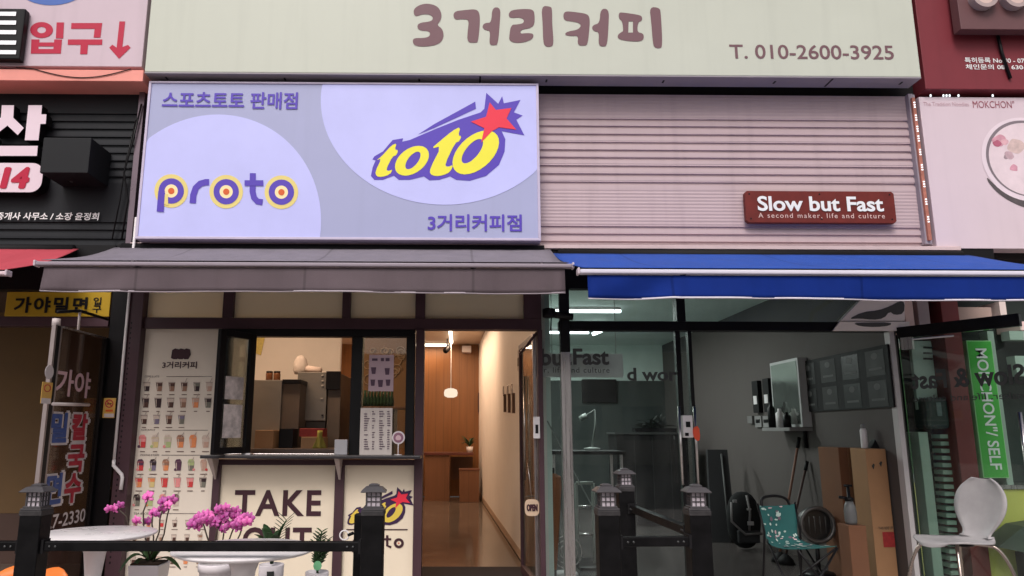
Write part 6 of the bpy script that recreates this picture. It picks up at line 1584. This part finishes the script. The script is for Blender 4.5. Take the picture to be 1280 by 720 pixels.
def orchid(label, pot_label, Y, flowers, pot_fn, stems, leaves, s=0.036, seedn=1):
    random.seed(seedn)
    q = pot_fn
    t = thing('orchid', label, 'plant', (q[0], Y, -0.09))
    proto = blossom_mesh(s).build('flower', None, base=(0, 0, 0))
    for i, (px, py, dy, sc_) in enumerate(flowers):
        o = proto if i == 0 else proto.copy()
        if i: col.objects.link(o)
        o.parent = t
        p = onY(px, py, Y + dy)
        o.location = p - Vector((q[0], Y, -0.09))
        o.rotation_euler = (R(random.uniform(-30, 25)), R(random.uniform(-25, 25)), R(random.uniform(-45, 45)))
        o.scale = (sc_,) * 3
    for st_ in stems:
        b = MB(); b.tube([onY(px, py, Y + dy) for px, py, dy in st_], 0.0045, m_stem, 6); b.build('stem', t)
    for (bx_, by_, tx_, ty_, dy, wd, dr_) in leaves:
        b = MB(); leaf(b, onY(bx_, by_, Y), onY(tx_, ty_, Y + dy), wd, m_leaf, dr_); b.build('leaf', t)
    return t
m_pot = M('white_ceramic', (0.74, 0.68, 0.70), 0.25, var=0.03)
# orchid in the square planter
Yo = -1.55
pc = onY(187, 704, Yo)
fl1 = [(185, 621, 0, 1.15), (203, 627, 0, 1.0), (215, 625, 0.02, 1.05), (210, 631, -0.02, 0.9), (191, 641, 0, 1.05), (203, 637, 0.02, 0.9), (171, 651, 0, 0.95), (184, 652, 0.03, 0.85), (150, 632, 0.02, 0.85), (143, 636, 0, 0.9), (136, 636, -0.02, 0.75), (196, 643, -0.02, 0.8)]
o1 = orchid('tall sparse magenta orchid in a square white planter between the tables', '', Yo, fl1, pc, [[(188, 700, 0), (180, 665, 0), (179, 640, 0), (185, 624, 0)], [(190, 700, 0), (192, 672, 0), (190, 655, 0), (191, 643, 0)], [(193, 700, 0), (205, 668, 0), (209, 645, 0), (214, 627, 0)], [(186, 700, 0), (199, 665, 0), (200, 648, 0), (203, 638, 0)], [(184, 700, 0), (164, 670, 0), (158, 645, 0), (146, 635, 0)]],
            [(186, 700, 148, 716, -0.1, 0.06, 0.06), (188, 699, 158, 690, 0.05, 0.055, 0.03), (190, 700, 222, 692, 0.02, 0.055, 0.05), (188, 700, 170, 688, 0.1, 0.06, 0.03), (190, 700, 212, 690, -0.12, 0.055, 0.04), (190, 702, 226, 712, -0.05, 0.05, 0.04), (186, 702, 160, 722, -0.08, 0.055, 0.05), (188, 700, 200, 688, 0.12, 0.05, 0.03)], seedn=4)
b = MB(); hw = onY(206, 704, Yo).x - pc.x
def taper(b, c_, w0, w1, z0, z1, m):
    vs = [(c_.x + sx * w_, c_.y + sy * w_, z_) for w_, z_ in ((w0, z0), (w1, z1)) for sx, sy in ((-1, -1), (1, -1), (1, 1), (-1, 1))]
    b.add(vs, [(0, 3, 2, 1), (4, 5, 6, 7)] + [(j, (j + 1) % 4, 4 + (j + 1) % 4, 4 + j) for j in range(4)], m)
taper(b, pc, hw * 0.62, hw, -0.09, pc.z, m_pot); b.build('planter', o1, bevel=0.006)
b = MB(); b.box(pc.x - hw * 0.9, pc.x + hw * 0.9, Yo - hw * 0.9, Yo + hw * 0.9, pc.z + 0.001, pc.z + 0.008, M('bark_soil', (0.05, 0.03, 0.02), 0.9, bump=0.8)); b.build('soil', o1)
# dense orchid in the round pot
Yo2 = -1.75
pc2 = onY(272, 703, Yo2)
random.seed(12)
fl2 = []
for i in range(34):
    a = random.uniform(0, 6.28); rr = math.sqrt(random.random())
    px, py = 283 + 31 * rr * math.cos(a), 648 + 14 * rr * math.sin(a)
    fl2.append((px, py, random.uniform(-0.06, 0.06), random.uniform(0.8, 1.1)))
for px, py in ((243, 652), (249, 646), (255, 644), (247, 658), (258, 652), (262, 646), (240, 656)): fl2.append((px, py, random.uniform(-0.04, 0.04), 0.95))
o2 = orchid('dense bunch of magenta orchids in a round white pot behind the table', '', Yo2, fl2, pc2, [[(272, 702, 0), (268, 685, 0), (270, 668, 0), (276, 650, 0)], [(274, 702, 0), (284, 682, 0), (290, 665, 0), (296, 652, 0)], [(273, 702, 0), (278, 680, 0), (280, 664, 0), (284, 648, 0)], [(270, 702, 0), (262, 680, 0), (258, 668, 0), (254, 654, 0)], [(275, 702, 0), (292, 684, 0), (300, 668, 0), (304, 654, 0)]],
            [(270, 700, 242, 690, 0.05, 0.055, 0.03), (272, 700, 234, 697, -0.05, 0.05, 0.03), (274, 700, 300, 688, 0.06, 0.055, 0.04), (272, 700, 262, 684, 0.1, 0.05, 0.03)], s=0.034, seedn=6)
r2 = onY(295, 703, Yo2).x - pc2.x
b = MB(); b.lathe([(r2 * 0.7, -0.09 - pc2.z), (r2 * 0.9, -0.16), (r2 * 0.92, -0.045), (r2 * 1.0, -0.043), (r2 * 1.02, -0.004), (r2 * 0.98, 0.0), (r2 * 0.88, -0.01)], pc2, m_pot, 40); b.build('pot', o2)
# small plants
def plant(name, label, px, pytop, Y, halfpx, leaves_fn, printed=None):
    c_ = onY(px, pytop, Y); rr = onY(px + halfpx, pytop, Y).x - c_.x
    t = thing(name, label, 'plant', (c_.x, Y, -0.09))
    b = MB(); b.lathe([(rr * 0.8, -0.09 - c_.z), (rr * 0.97, -0.1), (rr, -0.004), (rr * 0.97, 0.0), (rr * 0.9, -0.012)], c_, m_pot, 32); b.build('pot', t)
    leaves_fn(t, c_, rr)
    return t, c_, rr
def lv1(t, c_, rr):
    random.seed(31)
    for (tx_, ty_, dy, wd) in ((322, 672, 0, 0.05), (328, 660, 0.05, 0.055), (334, 665, -0.05, 0.06), (350, 662, 0.05, 0.05), (357, 652, 0, 0.045), (345, 668, -0.08, 0.05), (318, 668, 0.04, 0.04), (352, 672, 0.02, 0.05), (330, 655, 0.1, 0.05)):
        b = MB(); leaf(b, c_, onY(tx_, ty_, c_.y + dy), wd, m_leafd, 0.04); b.build('leaf', t)
    b = MB(); pts = [c_, onY(346, 680, c_.y), onY(352, 662, c_.y), onY(358, 650, c_.y)]
    b.tube(pts, 0.004, m_leafd, 6)
    for i in range(9):
        k = i / 8; p = pts[1] + (pts[3] - pts[1]) * k
        for s in (-1, 1): leaf(b, p, p + Vector((s * 0.045, 0, 0.02 + 0.02 * k)), 0.012, m_leafd)
    b.build('frond', t)
p3, c3, r3 = plant('potted_fern', 'dark leaved plant in a white pot with a small square picture', 339.5, 705, -2.0, 15.5, lv1)
b = MB(); fy_ = c3.y - r3 - 0.002
a = [onY(px, py, fy_) for px, py in ((333.5, 714.5), (342, 714.5), (342, 724), (333.5, 724))]
b.add(a + [v + Vector((0, 0.02, 0)) for v in a], [(0, 1, 2, 3), (4, 7, 6, 5), (0, 4, 5, 1), (1, 5, 6, 2), (2, 6, 7, 3), (3, 7, 4, 0)], m_inkdark); b.build('printed_square', p3)
def lv2(t, c_, rr):
    random.seed(33)
    for k in range(8):
        a = random.uniform(0, 6.28); tip = onY(397 + random.uniform(-12, 13), random.choice((666, 672, 678, 684)) + random.uniform(-3, 3), c_.y + random.uniform(-0.06, 0.06))
        b = MB(); b.tube([c_ - Vector((0, 0, 0.01)), (c_ + tip) / 2 + Vector((0.012 * math.cos(a), 0, 0)), tip], 0.004, m_leafd, 6)
        for i in range(9):
            f_4 = 0.22 + 0.78 * i / 8; p = c_ + (tip - c_) * f_4
            for s in (-1, 1):
                leaf(b, p, p + Vector((s * random.uniform(0.02, 0.035), random.uniform(-0.02, 0.01), 0.022)), 0.02, m_leafd if (i + k) % 3 else m_leaf)
        b.build('stem', t)
p4, c4, r4 = plant('potted_shrub', 'bushy dark green plant with a green tag in a small white pot', 396.5, 714, -2.1, 14.5, lv2)
b = MB(); q = onY(397, 707, c4.y - 0.07); b.poly(ring2(q.x, q.z, 0.022, 0.024, n=10), lambda u, v: (u, c4.y - 0.075, v), M('mint_tag', (0.16, 0.42, 0.22), 0.5), 0.004); b.build('tag', p4)
b = MB(); b.tube([(q.x, c4.y - 0.07, q.z - 0.02), (q.x, c4.y - 0.03, c4.z - 0.01)], 0.003, m_leafd, 5); b.build('tag_stick', p4)

# ------------------------------------------------------------------ orange chair behind the left post
oc = thing('orange_chair', 'orange plastic chair whose back top peeks above the bottom left edge', 'chair', (onZ(50, 715, 0.55).x, -2.45, -0.09))
m_or2 = M('orange_plastic', (0.80, 0.20, 0.035), 0.4, var=0.05)
xa, xb = onY(-14, 712, -2.3).x, onY(84, 712, -2.3).x; zt_ = onY(50, 711.5, -2.3).z
g = []
for i in range(7):
    u = i / 6
    g.append([(xa + (xb - xa) * j / 12, -2.3 + 0.06 * (1 - ((j - 6) / 6) ** 2) - 0.04 * (1 - u), zt_ - 0.32 * (1 - u) - (0.03 * (abs((j - 6) / 6) ** 4) * u) - 0.012 * u * math.cos(j * 0.9)) for j in range(13)])
b = MB(); b.sheet(g, m_or2, 0.008); b.build('backrest', oc)
g = [[(xa + (xb - xa) * j / 8, -2.36 - 0.38 * i / 5, zt_ - 0.33 - 0.015 * math.sin(3.14 * j / 8)) for j in range(9)] for i in range(6)]
b = MB(); b.sheet(g, m_or2, 0.01); b.build('seat', oc)
for x in (xa + 0.03, xb - 0.03):
    for y in (-2.38, -2.7):
        b = MB(); b.tube([(x, y, zt_ - 0.335), (x, y + (0.03 if y > -2.5 else -0.03), -0.09)], 0.014, m_steel); b.build('leg', oc)

# ------------------------------------------------------------------ white shell chair, right
def shell_chair():
    t = thing('shell_chair', 'white moulded shell chair with steel legs before the glass door', 'chair', (0, 0, 0))
    m_sh = M('white_shell', (0.37, 0.345, 0.35), 0.4, var=0.12, scale=7, streak=0.08)
    path = [(0.25, 0.425, 0.10), (0.24, 0.455, 0.15), (0.20, 0.465, 0.185), (0.12, 0.462, 0.205), (0.03, 0.455, 0.21), (-0.06, 0.452, 0.19), (-0.12, 0.455, 0.14), (-0.165, 0.475, 0.10), (-0.19, 0.51, 0.10), (-0.205, 0.56, 0.14), (-0.22, 0.62, 0.18), (-0.238, 0.69, 0.195), (-0.255, 0.76, 0.18), (-0.268, 0.82, 0.13), (-0.275, 0.85, 0.07)]
    path = chaikin(path, 2, False)
    g = []
    for x, z, wd in path:
        g.append([(x - 0.03 * (abs(v) ** 2) * (1 if z < 0.47 else -0.8), v * wd, z + (0.012 * v * v if z < 0.47 else 0)) for v in [k / 5 for k in range(-5, 6)]])
    b = MB(); b.sheet(g, m_sh, 0.011); b.build('shell', t)
    lg = M('leg_steel', (0.42, 0.34, 0.30), 0.25, metal=1, var=0.05)
    for sx, sy in ((1, 1), (1, -1), (-1, 1), (-1, -1)):
        b = MB(); b.tube(chaikin([(0.02 * sx, 0.03 * sy, 0.44), (0.12 * sx, 0.10 * sy, 0.44), (0.17 * sx, 0.15 * sy, 0.42), (0.22 * sx, 0.20 * sy, 0.25), (0.25 * sx, 0.235 * sy, -0.08)], 2, False), 0.011, lg, 10); b.build('leg', t)
    b = MB(); b.lathe([(0.09, 0.43), (0.09, 0.448)], (0, 0, 0), m_black, 20); b.build('seat_plate', t)
    return t
ch = shell_chair()
q = onY(1197, 676, -1.12)
ch.location = (q.x, -1.12, q.z - 0.455)
ch.rotation_euler.z = R(180 + 14)

# ------------------------------------------------------------------ folding camp chair
cc = thing('camp_chair', 'small folding camp chair with teal patterned seat in the shop doorway', 'chair', (0, 0, 0))
m_teal = M('teal_fabric', (0.025, 0.11, 0.105), 0.75, var=0.12, scale=10); m_tp1 = M('pale_pattern', (0.45, 0.55, 0.50), 0.75, var=0.2, scale=30); m_tp2 = M('pink_pattern', (0.62, 0.42, 0.44), 0.75, var=0.2)
W2 = 0.20
prof = [(0.145, 0.71, 1.0), (0.14, 0.68, 1.03), (0.13, 0.60, 0.98), (0.12, 0.52, 0.88), (0.115, 0.45, 0.84), (0.06, 0.405, 0.92), (-0.06, 0.395, 1.02), (-0.16, 0.40, 1.10), (-0.24, 0.412, 1.14)]
prof = chaikin(prof, 1, False)
g = [[(v * W2 * w_, y + 0.03 * (1 - v * v), z - 0.012 * (1 - v * v)) for v in [k / 6 for k in range(-6, 7)]] for y, z, w_ in prof]
b = MB(); b.sheet(g, m_teal, 0.004); b.build('seat_fabric', cc)
b = MB()
def fabpt(u, v, lift=0.006):
    i = min(int(u * (len(g) - 1)), len(g) - 2); f_5 = u * (len(g) - 1) - i; k = (v + 1) * 6; j = min(int(k), 11); fj = k - j
    P = [Vector(g[i][j]), Vector(g[i][j + 1]), Vector(g[i + 1][j]), Vector(g[i + 1][j + 1])]
    p = (P[0] * (1 - fj) + P[1] * fj) * (1 - f_5) + (P[2] * (1 - fj) + P[3] * fj) * f_5
    n_ = (P[1] - P[0]).cross(P[2] - P[0]).normalized()
    if n_.y > 0: n_ = -n_
    if abs(n_.y) < 0.2 and n_.z < 0: n_ = -n_
    return p + n_ * lift
random.seed(17)
def patch(uc, vc, ru, rv, m, n=9, lift=0.006):
    pts = []
    for i in range(n):
        a = 6.28318 * i / n; k = random.uniform(0.65, 1.15)
        pts.append((max(0.01, min(0.98, uc + ru * k * math.sin(a))), max(-0.97, min(0.97, vc + rv * k * math.cos(a)))))
    pts = chaikin(pts, 1)
    c_ = fabpt(uc, vc, lift); vs = [c_] + [fabpt(*p, lift) for p in pts]
    b.add(vs, [(0, 1 + i, 1 + (i + 1) % len(pts)) for i in range(len(pts))], m)
m_tp3 = M('mauve_pattern', (0.16, 0.11, 0.14), 0.75, var=0.2)
for i in range(70):
    uc, vc = random.uniform(0.03, 0.95), random.uniform(-0.93, 0.93)
    if uc < 0.36 and vc > 0.1 and i % 4: continue
    k = random.random()
    patch(uc, vc, random.uniform(0.012, 0.035), random.uniform(0.04, 0.13), m_tp1 if k < 0.62 else (m_tp2 if k < 0.8 else m_tp3), n=random.choice((5, 7, 9)), lift=0.006 + 0.00015 * i)
b.build('printed_pattern', cc)
for s in (-1, 1):
    b = MB(); b.tube([(s * W2 * 1.0, 0.15, 0.725), (s * W2 * 0.95, 0.10, 0.50), (s * W2 * 1.05, 0.16, -0.06)], 0.009, m_black); b.build('back_pole', cc)
    b = MB(); b.tube([(s * 0.20, -0.27, 0.41), (-s * 0.21, 0.14, -0.06)], 0.009, m_black); b.build('leg', cc)
    b = MB(); b.tube([(s * 0.20, -0.27, 0.405), (-s * 0.22, -0.25, -0.06)], 0.009, m_black); b.build('leg', cc)
    b = MB(); b.tube([(s * 0.17, 0.10, 0.44), (s * 0.22, -0.25, -0.06)], 0.009, m_black); b.build('leg', cc)
b = MB(); b.tube(chaikin([(-0.15, 0.16, 0.70), (-0.14, 0.17, 0.76), (-0.06, 0.18, 0.78), (0.06, 0.18, 0.78), (0.14, 0.17, 0.75), (0.15, 0.16, 0.70)], 2, False), 0.012, m_black); b.build('carry_strap', cc)
q = onY(993, 684, -0.55)
cc.location = (q.x + 0.03, -0.45, q.z - 0.36)
cc.scale = (0.9,) * 3
cc.rotation_euler.z = R(20)
